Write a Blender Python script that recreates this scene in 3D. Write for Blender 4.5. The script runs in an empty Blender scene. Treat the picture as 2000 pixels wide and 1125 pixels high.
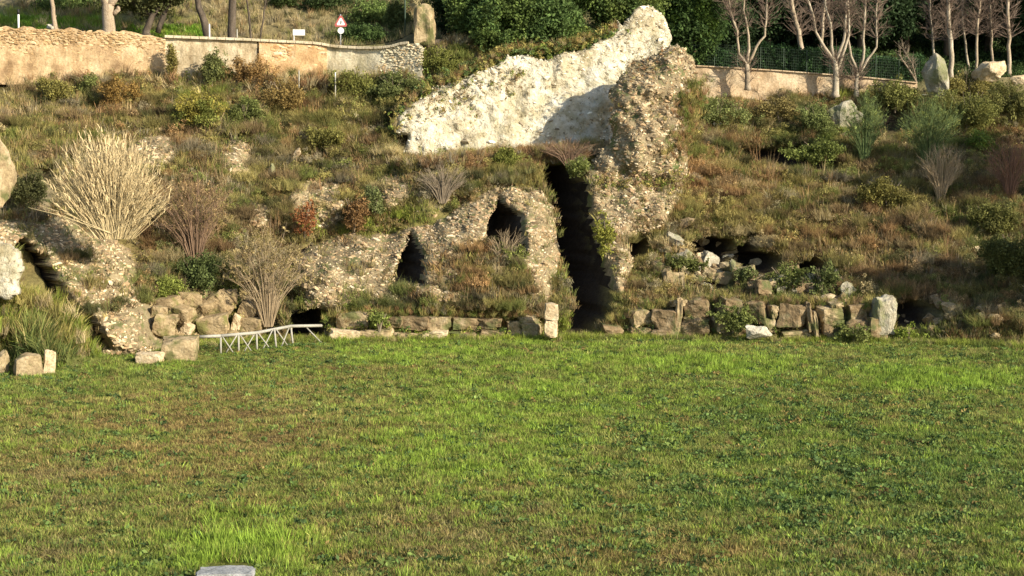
import bpy, math, random
import numpy as np
from mathutils import Vector, Euler

# ------------------------------------------------------------------ camera, sky, sun, exposure
S = bpy.context.scene
COL = S.collection
CAMZ = 11.3
PITCH = math.radians(-5.5)
F = 3078.0                                   # focal length in pixels of the 2000 px wide photograph
cam = bpy.data.cameras.new('camera')
cam.sensor_width = 36.0
cam.lens = 36.0 * F / 2000.0
cam.clip_start = 0.5
cam.clip_end = 3000
camo = bpy.data.objects.new('camera', cam)
COL.objects.link(camo)
camo.location = (0, 0, CAMZ)
camo.rotation_euler = (math.radians(90) + PITCH, 0, 0)
S.camera = camo

SUN_AZ = math.radians(54)                    # to the right of straight behind the camera
SUN_EL = math.radians(25)
sun_dir = Vector((math.sin(SUN_AZ) * math.cos(SUN_EL), -math.cos(SUN_AZ) * math.cos(SUN_EL), math.sin(SUN_EL)))
w = bpy.data.worlds.new('World')
S.world = w
w.use_nodes = True
nt = w.node_tree
bg = nt.nodes['Background']
sky = nt.nodes.new('ShaderNodeTexSky')
sky.sky_type = 'NISHITA'
sky.sun_disc = False
sky.sun_elevation = SUN_EL
sky.sun_rotation = math.atan2(sun_dir.x, sun_dir.y)
nt.links.new(sky.outputs[0], bg.inputs[0])
bg.inputs[1].default_value = 0.11
sl = bpy.data.lights.new('sun', 'SUN')
sl.energy = 5.0
sl.angle = math.radians(0.5)
sl.color = (1.0, 0.90, 0.72)
so = bpy.data.objects.new('sun', sl)
so.rotation_euler = sun_dir.to_track_quat('Z', 'Y').to_euler()
so.location = (40, -20, 60)
COL.objects.link(so)
S.view_settings.view_transform = 'Standard'
S.view_settings.look = 'None'
S.view_settings.gamma = 1.0
S.view_settings.use_curve_mapping = False
S.view_settings.exposure = 0.70
S.render.engine = 'CYCLES'
S.cycles.max_bounces = 5
S.cycles.diffuse_bounces = 2
S.cycles.transmission_bounces = 2
S.cycles.transparent_max_bounces = 4

# ------------------------------------------------------------------ maths helpers
CP, SP = math.cos(PITCH), math.sin(PITCH)


def unproj(px, py, Y):
    """the point of the place that the photograph shows at pixel px, py, at distance Y"""
    px = np.asarray(px, float); py = np.asarray(py, float); Y = np.asarray(Y, float)
    v = (562.5 - py) / F
    fy = CP - SP * v
    t = Y / fy
    return (px - 1000) / F * t, Y + 0 * px, CAMZ + (SP + CP * v) * t


def proj(x, y, z):
    dz = z - CAMZ
    f = y * CP + dz * SP
    u = -y * SP + dz * CP
    return 1000 + F * x / f, 562.5 - F * u / f


def _h(ix, iy, iz, seed):
    h = (ix.astype(np.int64) * 374761393 + iy.astype(np.int64) * 668265263 + iz.astype(np.int64) * 2147483647 + seed * 974634777) & 0xFFFFFFFF
    h = ((h ^ (h >> 13)) * 1274126177) & 0xFFFFFFFF
    h = h ^ (h >> 16)
    return (h & 0xFFFF) / 65535.0


def vn(x, y, z=0.0, seed=0):
    x, y, z = np.broadcast_arrays(np.asarray(x, float), np.asarray(y, float), np.asarray(z, float))
    ix, iy, iz = np.floor(x), np.floor(y), np.floor(z)
    fx, fy, fz = x - ix, y - iy, z - iz
    fx = fx * fx * (3 - 2 * fx); fy = fy * fy * (3 - 2 * fy); fz = fz * fz * (3 - 2 * fz)
    r = 0
    for a in (0, 1):
        for b in (0, 1):
            for c in (0, 1):
                wgt = (fx if a else 1 - fx) * (fy if b else 1 - fy) * (fz if c else 1 - fz)
                r = r + wgt * _h(ix + a, iy + b, iz + c, seed)
    return r * 2 - 1


def fbm(x, y, z=0.0, seed=0, o=4):
    r = 0; a = 1.0; f = 1.0; t = 0
    for k in range(o):
        r = r + a * vn(np.asarray(x) * f, np.asarray(y) * f, np.asarray(z) * f, seed + k * 17)
        t += a; a *= 0.5; f *= 2.03
    return r / t


def sstep(a, b, x):
    t = np.clip((x - a) / (b - a), 0, 1)
    return t * t * (3 - 2 * t)


def sdf_poly(x, z, poly):
    """signed distance, positive inside"""
    x = np.asarray(x, float); z = np.asarray(z, float)
    d = np.full(x.shape, 1e9); inside = np.zeros(x.shape, bool)
    n = len(poly)
    for i in range(n):
        ax, az = poly[i]; bx, bz = poly[(i + 1) % n]
        ex, ez = bx - ax, bz - az
        t = np.clip(((x - ax) * ex + (z - az) * ez) / (ex * ex + ez * ez + 1e-9), 0, 1)
        d = np.minimum(d, np.hypot(x - ax - t * ex, z - az - t * ez))
        c = ((az > z) != (bz > z))
        inside ^= c & (x < ex * (z - az) / ((ez if abs(ez) > 1e-9 else 1e-9)) + ax)
    return np.where(inside, d, -d)


def smooth(xs, ys):
    xs = np.array(xs, float); ys = np.array(ys, float)
    def f(x):
        x = np.asarray(x, float)
        return (np.interp(x - 1.2, xs, ys) + np.interp(x, xs, ys) * 2 + np.interp(x + 1.2, xs, ys)) / 4
    return f


base_f = smooth([-75, -60, -34, -28, -24, -19, -15, -10, 0, 10, 20, 28, 40, 60, 75], [50, 60, 70, 75, 79, 83, 86.2, 87.6, 88.3, 88.3, 87.2, 85, 81, 66, 55])
top_f = smooth([-75, -40, -6, -3, 6, 10, 13, 40, 75], [104, 108, 108, 109, 110, 110, 112, 112, 108])
zt_f = smooth([-75, -24, -10, -7.5, -5, 0, 5, 10, 12.5, 40, 75], [15.6, 15.5, 15.5, 15.8, 17.6, 18.0, 18.0, 16.0, 14.2, 14.2, 14.4])


def hill_raw(x, z):
    zt = zt_f(x)
    t = z / zt
    g = np.interp(t, [-.2, 0, .09, .14, .30, .50, .60, 1.0, 1.4], [-.05, 0, .03, .10, .29, .45, .58, 1.0, 1.5])
    b = base_f(x)
    y = b + (top_f(x) - b) * g
    y = y + 1.1 * fbm(x / 7.0, z / 5.0, 0, 3, 3) * sstep(0, 2.5, z) + 0.65 * fbm(x / 1.5, z / 1.2, 0, 5, 3) * sstep(-.5, 1.0, z)
    return y


def solve(px, py, yf):
    px = np.asarray(px, float); py = np.asarray(py, float)
    Y = np.full(np.broadcast(px, py).shape, 97.0)
    for _ in range(40):
        x, _y, z = unproj(px, py, Y)
        Y = 0.5 * Y + 0.5 * yf(x, np.clip(z, -.3, 19))
    x, _y, z = unproj(px, py, Y)
    return x, Y, z


def poly_on(pts, yf):
    x, Y, z = solve([p[0] for p in pts], [p[1] for p in pts], yf)
    return list(zip(x.tolist(), z.tolist()))


PUSH = [([(745, 240), (850, 150), (1000, 80), (1200, 20), (1330, 20), (1370, 110), (1290, 270), (1200, 296), (1060, 306), (900, 318), (790, 322)], 4.6, .9),
        ([(285, 575), (330, 560), (420, 545), (500, 565), (540, 600), (560, 640), (545, 690), (380, 690), (290, 672)], 2.2, .8)]
PS = [(poly_on(p_, hill_raw), a_, b_) for p_, a_, b_ in PUSH]


def hill0(x, z):
    x, z = np.broadcast_arrays(np.asarray(x, float), np.asarray(z, float))
    y = hill_raw(x, z)
    t = z / zt_f(x)
    for poly, a_, b_ in PS:
        y = y + a_ * sstep(-b_ * .3, b_ * 1.6, sdf_poly(x, z, poly)) * (1 - sstep(.86, .99, t))
    return y


# recesses in the hill: pixel outline, depth in metres, softness of the rim
CAVES = [
    ([(1046, 350), (1075, 318), (1118, 322), (1152, 362), (1164, 430), (1178, 480), (1202, 560), (1200, 620), (1150, 662), (1105, 655), (1120, 600), (1105, 540), (1090, 470), (1085, 420), (1068, 375)], 7.0, .35),
    ([(806, 450), (840, 492), (836, 552), (766, 560), (780, 505)], 3.5, .25),
    ([(975, 380), (1022, 420), (1032, 480), (1010, 512), (950, 480), (955, 425)], 4.0, .25),
    ([(560, 608), (600, 604), (642, 606), (645, 672), (566, 674)], 4.0, .15),
    ([(1230, 465), (1252, 454), (1276, 470), (1274, 504), (1250, 514), (1230, 498)], 3.0, .2),
    ([(1345, 474), (1395, 458), (1440, 470), (1452, 500), (1430, 528), (1352, 512)], 3.6, .15),
    ([(1456, 440), (1478, 452), (1488, 488), (1536, 500), (1530, 546), (1470, 550), (1440, 520)], 3.8, .15),
    ([(1300, 516), (1420, 512), (1455, 540), (1440, 578), (1350, 572)], 2.4, .2),
    ([(1270, 490), (1305, 494), (1336, 530), (1300, 538)], 2.0, .15),
    ([(1528, 528), (1600, 500), (1650, 536), (1645, 596), (1556, 594)], 3.2, .2),
    ([(1440, 284), (1560, 286), (1655, 308), (1645, 340), (1520, 330), (1450, 310)], 2.4, .3),  # ditch added to make the band of shade across the slope
    ([(1742, 592), (1800, 585), (1842, 600), (1848, 650), (1745, 655)], 3.2, .3),
    ([(1870, 615), (1905, 620), (1900, 655), (1868, 655)], 1.5, .3),
    ([(572, 496), (622, 463), (632, 474), (588, 508)], 1.5, .2),
    ([(1700, 195), (1790, 205), (1800, 265), (1740, 285), (1700, 250)], 2.0, .5),
    ([(1890, 490), (1950, 488), (1970, 530), (1910, 545)], 2.0, .3),
    ([(540, 560), (590, 572), (592, 610), (548, 606)], 1.4, .3),
    ([(30, 330), (110, 320), (140, 380), (90, 420), (35, 400)], 2.0, .5),
]
LCAVE = [(38, 462), (66, 476), (94, 502), (122, 540), (148, 580), (180, 612), (208, 648), (218, 690), (182, 696), (162, 664), (136, 636), (106, 600), (72, 580), (34, 520)]
CV = [(poly_on(LCAVE, lambda x, z: hill0(x, z) - 2.6), 5.5, .2)]
for pts, dep, soft in CAVES:
    CV.append((poly_on(pts, hill0), dep, soft))


def carve(x, z):
    r = np.zeros(np.broadcast(x, z).shape)
    jx = x + 0.18 * fbm(x / .6, z / .6, 0, 77, 3); jz = z + 0.18 * fbm(x / .6, z / .6, 9, 78, 3)
    for poly, dep, soft in CV:
        px_ = [p[0] for p in poly]; pz_ = [p[1] for p in poly]
        m = (x > min(px_) - 1) & (x < max(px_) + 1) & (z > min(pz_) - 1) & (z < max(pz_) + 1)
        if m.any():
            d = sdf_poly(jx[m], jz[m], poly)
            r[m] = np.maximum(r[m], dep * sstep(-soft * .3, soft * 2.2, d))
    return r


def hill(x, z):
    x, z = np.broadcast_arrays(np.asarray(x, float), np.asarray(z, float))
    return hill0(x, z) + carve(x, z)


# rubble masses standing out of the hill: pixel outline, how far they stand out
def ruin_fn(pts, out, edge, seed):
    poly = poly_on(pts, hill0)
    def T(x, z):
        x, z = np.broadcast_arrays(np.asarray(x, float), np.asarray(z, float))
        jx = x + 0.22 * fbm(x / .8, z / .8, 0, seed, 3); jz = z + 0.22 * fbm(x / .8, z / .8, 5, seed + 1, 3)
        d = sdf_poly(jx, jz, poly)
        t = np.where(d > 0, out * (1 - (1 - np.clip(d / edge, 0, 1)) ** 2) ** .7, d * 1.2)
        t = t + 0.18 * fbm(x / .9, z / .9, 0, seed + 2, 4)
        return t
    return poly, T


# ------------------------------------------------------------------ mesh helpers
def mk(name, verts, faces, mat=None, parent=None, smooth_=False, col=None, loc=None):
    me = bpy.data.meshes.new(name)
    verts = np.asarray(verts, np.float32)
    if isinstance(faces, np.ndarray):
        n, k = faces.shape
        me.vertices.add(len(verts)); me.vertices.foreach_set('co', verts.ravel())
        me.loops.add(n * k); me.loops.foreach_set('vertex_index', faces.astype(np.int32).ravel())
        me.polygons.add(n); me.polygons.foreach_set('loop_start', (np.arange(n) * k).astype(np.int32))
        me.polygons.foreach_set('loop_total', np.full(n, k, np.int32))
        me.update(calc_edges=True)
    else:
        me.from_pydata([tuple(map(float, v)) for v in verts], [], [tuple(int(i) for i in f) for f in faces])
    if col is not None:
        a = me.attributes.new('col', 'FLOAT_COLOR', 'POINT')
        c = np.ones((len(verts), 4), np.float32); c[:, :3] = col
        a.data.foreach_set('color', c.ravel())
    if smooth_:
        me.polygons.foreach_set('use_smooth', np.ones(len(me.polygons), bool))
    me.validate()
    o = bpy.data.objects.new(name, me)
    if mat: me.materials.append(mat)
    COL.objects.link(o)
    if parent: o.parent = parent
    if loc is not None: o.location = loc
    return o


def tag(o, label=None, cat=None, group=None, kind=None):
    if label: o['label'] = label
    if cat: o['category'] = cat
    if group: o['group'] = group
    if kind: o['kind'] = kind
    return o


def empty(name, loc, label, cat, group=None):
    o = bpy.data.objects.new(name, None)
    o.empty_display_size = .3
    o.location = loc
    COL.objects.link(o)
    return tag(o, label, cat, group)


class MB:
    def __init__(s): s.v = []; s.f = []
    def tube(s, pts, rad, n=6, cap=True):
        pts = [Vector(p) for p in pts]
        b = len(s.v)
        for i, p in enumerate(pts):
            d = (pts[min(i + 1, len(pts) - 1)] - pts[max(i - 1, 0)]).normalized()
            a = d.orthogonal().normalized() if abs(d.z) < .99 else Vector((1, 0, 0))
            a = (Vector((0, 1, 0)) - d * d.y); a = a.normalized() if a.length > .05 else d.orthogonal().normalized()
            c = d.cross(a)
            for k in range(n):
                q = 2 * math.pi * k / n
                s.v.append(p + (a * math.cos(q) + c * math.sin(q)) * rad[i])
        for i in range(len(pts) - 1):
            for k in range(n):
                s.f.append((b + i * n + k, b + i * n + (k + 1) % n, b + (i + 1) * n + (k + 1) % n, b + (i + 1) * n + k))
        if cap:
            s.f.append(tuple(b + k for k in reversed(range(n))))
            s.f.append(tuple(b + (len(pts) - 1) * n + k for k in range(n)))
        return s
    def box(s, c, d, rz=0):
        b = len(s.v); cc, ss = math.cos(rz), math.sin(rz)
        for sz in (-1, 1):
            for sx, sy in ((-1, -1), (1, -1), (1, 1), (-1, 1)):
                x, y = sx * d[0] / 2, sy * d[1] / 2
                s.v.append(Vector((c[0] + x * cc - y * ss, c[1] + x * ss + y * cc, c[2] + sz * d[2] / 2)))
        for f in ((3, 2, 1, 0), (4, 5, 6, 7), (0, 1, 5, 4), (1, 2, 6, 5), (2, 3, 7, 6), (3, 0, 4, 7)):
            s.f.append(tuple(b + i for i in f))
        return s
    def build(s, name, mat, parent=None, smooth_=False):
        v = s.v
        if parent is not None:
            v = [p - parent.location for p in v]
        return mk(name, np.array([tuple(p) for p in v]), s.f, mat, parent, smooth_)


# ------------------------------------------------------------------ materials
def newmat(name):
    m = bpy.data.materials.new(name); m.use_nodes = True
    n = m.node_tree.nodes; l = m.node_tree.links
    b = n['Principled BSDF']
    b.inputs['Roughness'].default_value = .85
    b.inputs['Specular IOR Level'].default_value = .2
    return m, n, l, b


def noise_ramp(n, l, scale, stops, detail=6, rough=.6, vec=None, dist=0.0):
    t = n.new('ShaderNodeTexNoise'); t.inputs['Scale'].default_value = scale
    t.inputs['Detail'].default_value = detail; t.inputs['Roughness'].default_value = rough
    t.inputs['Distortion'].default_value = dist
    if vec is not None: l.new(vec, t.inputs['Vector'])
    r = n.new('ShaderNodeValToRGB')
    e = r.color_ramp.elements
    e[0].position = stops[0][0]; e[0].color = (*stops[0][1], 1)
    e[1].position = stops[-1][0]; e[1].color = (*stops[-1][1], 1)
    for p, c in stops[1:-1]:
        k = e.new(p); k.color = (*c, 1)
    l.new(t.outputs[0], r.inputs[0])
    return r.outputs[0], t


def mixc(n, l, a, b, f, mode='MIX'):
    m = n.new('ShaderNodeMix'); m.data_type = 'RGBA'; m.blend_type = mode
    for s, v in ((6, a), (7, b), (0, f)):
        if hasattr(v, 'links') or hasattr(v, 'is_output'): l.new(v, m.inputs[s])
        elif s == 0: m.inputs[0].default_value = v
        else: m.inputs[s].default_value = (*v, 1)
    return m.outputs[2]


def bump(n, l, b, scale, strength, dist=.05, vec=None):
    t = n.new('ShaderNodeTexNoise'); t.inputs['Scale'].default_value = scale
    t.inputs['Detail'].default_value = 8; t.inputs['Roughness'].default_value = .65
    if vec is not None: l.new(vec, t.inputs['Vector'])
    u = n.new('ShaderNodeBump'); u.inputs['Strength'].default_value = strength; u.inputs['Distance'].default_value = dist
    l.new(t.outputs[0], u.inputs['Height']); l.new(u.outputs[0], b.inputs['Normal'])


def rockmat(name, c1, c2, c3, scale=1.2, bs=.7, streak=False, moss=None):
    m, n, l, b = newmat(name)
    g = n.new('ShaderNodeNewGeometry')
    vec = g.outputs['Position']
    if streak:
        mp = n.new('ShaderNodeMapping'); mp.inputs['Scale'].default_value = (1, 1, .25)
        l.new(vec, mp.inputs[0]); vec2 = mp.outputs[0]
    else: vec2 = vec
    a, _ = noise_ramp(n, l, scale, [(.3, c1), (.5, c2), (.68, c3)], vec=vec2)
    d, _ = noise_ramp(n, l, scale * 7, [(.3, (.55, .5, .45)), (.6, (1.1, 1.1, 1.1))], vec=vec)
    o = mixc(n, l, a, d, .8, 'MULTIPLY')
    oi = n.new('ShaderNodeObjectInfo')
    if moss:
        f, _ = noise_ramp(n, l, .9, [(.5, (0, 0, 0)), (.62, (1, 1, 1))], vec=vec)
        o = mixc(n, l, o, moss, f)
    l.new(o, b.inputs['Base Color'])
    bump(n, l, b, 9, bs, .08, vec)
    return m


def instmat(name, trans=.25, spread=.35, rough=.8):
    """foliage and small stones: colour of each instance, varied along every piece"""
    m, n, l, b = newmat(name)
    a = n.new('ShaderNodeAttribute'); a.attribute_type = 'INSTANCER'; a.attribute_name = 'icol'
    v = n.new('ShaderNodeAttribute'); v.attribute_type = 'GEOMETRY'; v.attribute_name = 'var'
    c = mixc(n, l, a.outputs[0], v.outputs[0], 1.0, 'MULTIPLY')
    l.new(c, b.inputs['Base Color'])
    b.inputs['Roughness'].default_value = rough
    if trans > 0:
        t = n.new('ShaderNodeBsdfTranslucent'); l.new(c, t.inputs[0])
        x = n.new('ShaderNodeMixShader'); x.inputs[0].default_value = trans
        l.new(b.outputs[0], x.inputs[1]); l.new(t.outputs[0], x.inputs[2])
        l.new(x.outputs[0], n['Material Output'].inputs[0])
    return m


M = {}
M['leaf'] = instmat('leaf_tissue', .3)
M['stone_inst'] = instmat('rubble_stone', 0)
M['tufa'] = rockmat('tufa_block', (.22, .16, .09), (.36, .28, .16), (.48, .39, .25), 1.4, .6, moss=(.13, .13, .05))
M['tufa_plain'] = rockmat('pale_tufa', (.40, .29, .17), (.58, .46, .29), (.68, .58, .40), 1.4, .6)
M['brown_tufa'] = rockmat('brown_tufa', (.12, .085, .045), (.23, .165, .09), (.33, .26, .16), 2.0, .7, moss=(.10, .11, .04))
M['greyrock'] = rockmat('grey_rock', (.20, .18, .12), (.36, .33, .25), (.50, .47, .37), 1.8, .8, moss=(.20, .20, .10))
M['whiterock'] = rockmat('white_rock', (.36, .33, .25), (.54, .50, .40), (.66, .62, .51), 1.8, .6)
M['slab'] = rockmat('grey_slab', (.20, .21, .21), (.32, .33, .33), (.42, .42, .40), 2.5, .6)
M['piletufa'] = rockmat('pile_tufa', (.20, .14, .07), (.33, .25, .14), (.44, .34, .20), 1.2, .8, moss=(.16, .15, .05))
M['mortar'] = rockmat('earthy_mortar', (.17, .135, .075), (.26, .21, .12), (.36, .295, .175), 1.5, .9, moss=(.13, .14, .05))
M['cave_shade'] = rockmat('painted_cave_shade', (.016, .012, .008), (.03, .023, .016), (.05, .04, .028), 1.5, .8)  # near-black colour that paints the shade inside caves and niches
M['dark_mortar'] = rockmat('dark_mortar', (.17, .135, .08), (.26, .21, .125), (.36, .295, .185), 1.5, .9, moss=(.10, .12, .04))

# white weathered vault plaster with dark pits
m, n, l, b = newmat('white_vault')
g = n.new('ShaderNodeNewGeometry'); vec = g.outputs['Position']
a, _ = noise_ramp(n, l, .45, [(.28, (.42, .36, .24)), (.42, (.66, .59, .44)), (.56, (.78, .73, .60)), (.72, (.84, .80, .68))], vec=vec)
p, _ = noise_ramp(n, l, 3.6, [(.36, (.22, .18, .12)), (.43, (.85, .82, .75)), (.8, (1, 1, 1))], vec=vec, detail=5, rough=.7)
q, _ = noise_ramp(n, l, 1.3, [(.40, (.55, .53, .38)), (.55, (1, 1, 1))], vec=vec)
o_ = mixc(n, l, mixc(n, l, a, p, .8, 'MULTIPLY'), q, .6, 'MULTIPLY')
l.new(o_, b.inputs['Base Color']); bump(n, l, b, 3.2, 1.0, .35, vec)
M['vault'] = m

# soil under the plants: colour of the ground read from the mesh
m, n, l, b = newmat('soil_and_thatch')
g = n.new('ShaderNodeNewGeometry'); vec = g.outputs['Position']
at = n.new('ShaderNodeAttribute'); at.attribute_name = 'col'
d, _ = noise_ramp(n, l, 3.5, [(.3, (.45, .42, .38)), (.5, (.9, .9, .85)), (.7, (1.35, 1.3, 1.2))], vec=vec, detail=8, rough=.75)
l.new(mixc(n, l, at.outputs[0], d, .9, 'MULTIPLY'), b.inputs['Base Color'])
bump(n, l, b, 6, 1.0, .15, vec)
M['soil'] = m

# retaining wall: weathered masonry, vertical streaks
def wallmat(name, cs, streak=.5):
    m, n, l, b = newmat(name)
    g = n.new('ShaderNodeNewGeometry'); vec = g.outputs['Position']
    mp = n.new('ShaderNodeMapping'); mp.inputs['Scale'].default_value = (1, 1, .22); l.new(vec, mp.inputs[0])
    a, _ = noise_ramp(n, l, .8, [(.3, cs[0]), (.5, cs[1]), (.7, cs[2])], vec=vec)
    s, _ = noise_ramp(n, l, 2.2, [(.35, (.6, .55, .48)), (.55, (1, 1, 1))], vec=mp.outputs[0])
    f, _ = noise_ramp(n, l, 9, [(.35, (.6, .58, .52)), (.6, (1.1, 1.1, 1.1))], vec=vec)
    o = mixc(n, l, mixc(n, l, a, s, streak, 'MULTIPLY'), f, .6, 'MULTIPLY')
    l.new(o, b.inputs['Base Color']); bump(n, l, b, 7, .8, .06, vec)
    return m
M['wall_ochre'] = wallmat('ochre_masonry', [(.30, .20, .11), (.52, .37, .21), (.66, .51, .32)], .7)
M['wall_grey'] = wallmat('grey_render', [(.36, .28, .17), (.58, .48, .32), (.72, .62, .44)], .8)
M['wall_orange'] = wallmat('orange_tufa', [(.44, .26, .12), (.60, .40, .21), (.74, .57, .36)], .5)
M['wall_pale'] = wallmat('pale_render', [(.38, .34, .21), (.60, .53, .37), (.76, .70, .53)], .7)
M['coping'] = wallmat('coping_stone', [(.50, .41, .26), (.66, .57, .40), (.76, .68, .52)], .3)
M['pinkwall'] = wallmat('pinkish_low_wall', [(.42, .29, .17), (.56, .42, .27), (.64, .52, .36)], .3)


def plain(name, c, rough=.6, metal=0, var=.25):
    m, n, l, b = newmat(name)
    g = n.new('ShaderNodeNewGeometry')
    a, _ = noise_ramp(n, l, 6, [(.3, tuple(x * (1 - var) for x in c)), (.7, c)], vec=g.outputs['Position'])
    l.new(a, b.inputs['Base Color']); b.inputs['Roughness'].default_value = rough; b.inputs['Metallic'].default_value = metal
    return m


M['fence'] = plain('weathered_pale_rail', (.40, .38, .32), .8)
M['white'] = plain('white_paint', (.80, .79, .75), .5, 0, .1)
M['red'] = plain('red_sign_paint', (.46, .12, .11), .5, 0, .1)
M['black'] = plain('black_paint', (.03, .03, .03), .5)
M['pole'] = plain('galvanised_pole', (.45, .46, .46), .45, .4)
M['darkmetal'] = plain('green_fence_post', (.06, .09, .06), .6)
M['palebark'] = rockmat('pale_bark', (.24, .20, .14), (.40, .34, .25), (.52, .46, .36), 3, .5, True)
M['pinkbark'] = rockmat('pinkish_bark', (.24, .19, .13), (.38, .31, .22), (.50, .42, .32), 3, .5, True)
M['darkbark'] = rockmat('dark_bark', (.05, .04, .03), (.10, .08, .06), (.16, .13, .10), 3, .6, True)
M['oldbark'] = rockmat('old_grey_bark', (.26, .20, .14), (.38, .30, .21), (.52, .42, .31), 2, .9, True)
M['twig'] = plain('reddish_twig', (.22, .16, .12), .8)
M['greytwig'] = plain('grey_twig', (.30, .24, .17), .8)
M['render_wall'] = plain('cream_render', (.70, .66, .52), .8)
M['darkglass'] = plain('dark_window', (.03, .035, .04), .2)
M['roadmat'] = plain('asphalt', (.06, .06, .06), .9)

# ------------------------------------------------------------------ colour of the vegetation, by place
GREEN = (.175, .22, .05); LIME = (.30, .365, .06); OLIVE = (.285, .255, .085); YEL = (.41, .345, .12)
RUST = (.36, .215, .105); TAN = (.49, .395, .22); DARK = (.085, .11, .04); BROWN = (.28, .19, .105); STRAW = (.60, .50, .28); GREY = (.35, .305, .215)
BLUEG = (.12, .175, .06)
PAL = np.array([GREEN, LIME, OLIVE, YEL, RUST, TAN, DARK, BROWN, STRAW, GREY, BLUEG])
NAMES = ['GREEN', 'LIME', 'OLIVE', 'YEL', 'RUST', 'TAN', 'DARK', 'BROWN', 'STRAW', 'GREY', 'BLUEG']
IDX = {k: i for i, k in enumerate(NAMES)}
# patches of one plant, some DARK ones painted shade: (x, y, rx, ry of the patch as the photograph shows it, plant, weight)
SLOPE = [
    (330, 190, 130, 35, 'YEL', 2.0), (230, 200, 60, 30, 'RUST', 1.5), (120, 170, 60, 25, 'GREEN', 2), (395, 195, 45, 45, 'LIME', 2.5),
    (60, 200, 60, 40, 'TAN', 1.5), (90, 240, 120, 60, 'OLIVE', 2), (560, 190, 60, 50, 'RUST', 2), (480, 170, 40, 40, 'GREY', 1.5), (450, 200, 25, 30, 'TAN', 2.5),
    (660, 180, 100, 30, 'GREEN', 2), (750, 170, 60, 30, 'BLUEG', 3), (700, 250, 100, 60, 'OLIVE', 2), (620, 270, 40, 60, 'RUST', 1.5), (500, 260, 60, 40, 'GREEN', 1.6),
    (860, 130, 60, 40, 'GREEN', 3), (930, 110, 70, 20, 'OLIVE', 3), (980, 110, 40, 20, 'YEL', 2), (360, 400, 60, 80, 'BROWN', 2.5), (420, 380, 50, 70, 'TAN', 1.3),
    (520, 450, 60, 50, 'BROWN', 2), (480, 510, 50, 40, 'GREY', 1.5), (440, 340, 70, 40, 'GREEN', 1.8), (540, 370, 50, 40, 'YEL', 2),
    (860, 350, 50, 40, 'GREY', 3), (1000, 310, 130, 25, 'RUST', 3), (820, 320, 60, 20, 'LIME', 2), (690, 440, 70, 20, 'LIME', 4), (780, 425, 80, 20, 'LIME', 3),
    (960, 350, 60, 25, 'OLIVE', 3), (1040, 355, 30, 20, 'YEL', 3), (930, 500, 90, 50, 'RUST', 2.6), (1000, 560, 80, 40, 'OLIVE', 2), (900, 570, 60, 30, 'RUST', 1.6),
    (740, 600, 60, 30, 'GREEN', 3), (800, 550, 60, 30, 'OLIVE', 2), (700, 610, 70, 25, 'OLIVE', 2), (1010, 450, 30, 50, 'GREEN', 2),
    (1105, 540, 18, 70, 'GREEN', 3), (1110, 640, 20, 25, 'LIME', 5), (1170, 450, 25, 40, 'LIME', 4),
    (1230, 560, 60, 50, 'OLIVE', 2.5), (1290, 560, 40, 30, 'YEL', 1.5), (1370, 330, 120, 60, 'RUST', 2.6), (1420, 400, 140, 60, 'YEL', 1.5), (1320, 420, 60, 25, 'OLIVE', 2),
    (1540, 300, 110, 22, 'DARK', 3), (1560, 420, 200, 60, 'BROWN', 1.5), (1540, 500, 150, 40, 'YEL', 2), (1700, 480, 120, 50, 'RUST', 1.5),  # DARK here is a band of shade painted as plant colour
    (1400, 220, 60, 30, 'BLUEG', 4), (1340, 190, 30, 30, 'GREEN', 2), (1480, 200, 60, 40, 'TAN', 2), (1540, 180, 100, 20, 'RUST', 2), (1590, 225, 40, 30, 'BLUEG', 3),
    (1600, 290, 60, 30, 'GREEN', 2), (1660, 250, 40, 40, 'LIME', 1.5), (1820, 250, 90, 60, 'GREEN', 2.5), (1900, 200, 100, 50, 'OLIVE', 2), (1960, 330, 50, 80, 'RUST', 2.2),
    (1850, 330, 60, 50, 'TAN', 1), (1780, 350, 90, 50, 'OLIVE', 1.5), (1900, 400, 100, 50, 'GREEN', 1.5), (1960, 520, 60, 80, 'DARK', 4), (1900, 560, 80, 50, 'BROWN', 2),  # DARK here paints the strip of tree shade at the far right
    (1780, 540, 100, 50, 'BROWN', 2), (1500, 570, 150, 30, 'GREEN', 2), (1440, 600, 180, 30, 'BLUEG', 1.5), (1200, 330, 60, 60, 'OLIVE', 1.2), (1130, 315, 30, 20, 'GREEN', 4),
    (390, 530, 50, 40, 'DARK', 4), (340, 540, 40, 30, 'GREEN', 3), (80, 610, 70, 60, 'LIME', 3), (60, 560, 60, 30, 'TAN', 1.5), (150, 450, 60, 30, 'GREEN', 2),
    (500, 600, 120, 50, 'GREEN', 2), (60, 410, 60, 20, 'OLIVE', 3), (1770, 640, 40, 20, 'LIME', 4), (1880, 650, 120, 20, 'DARK', 2),
]
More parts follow.
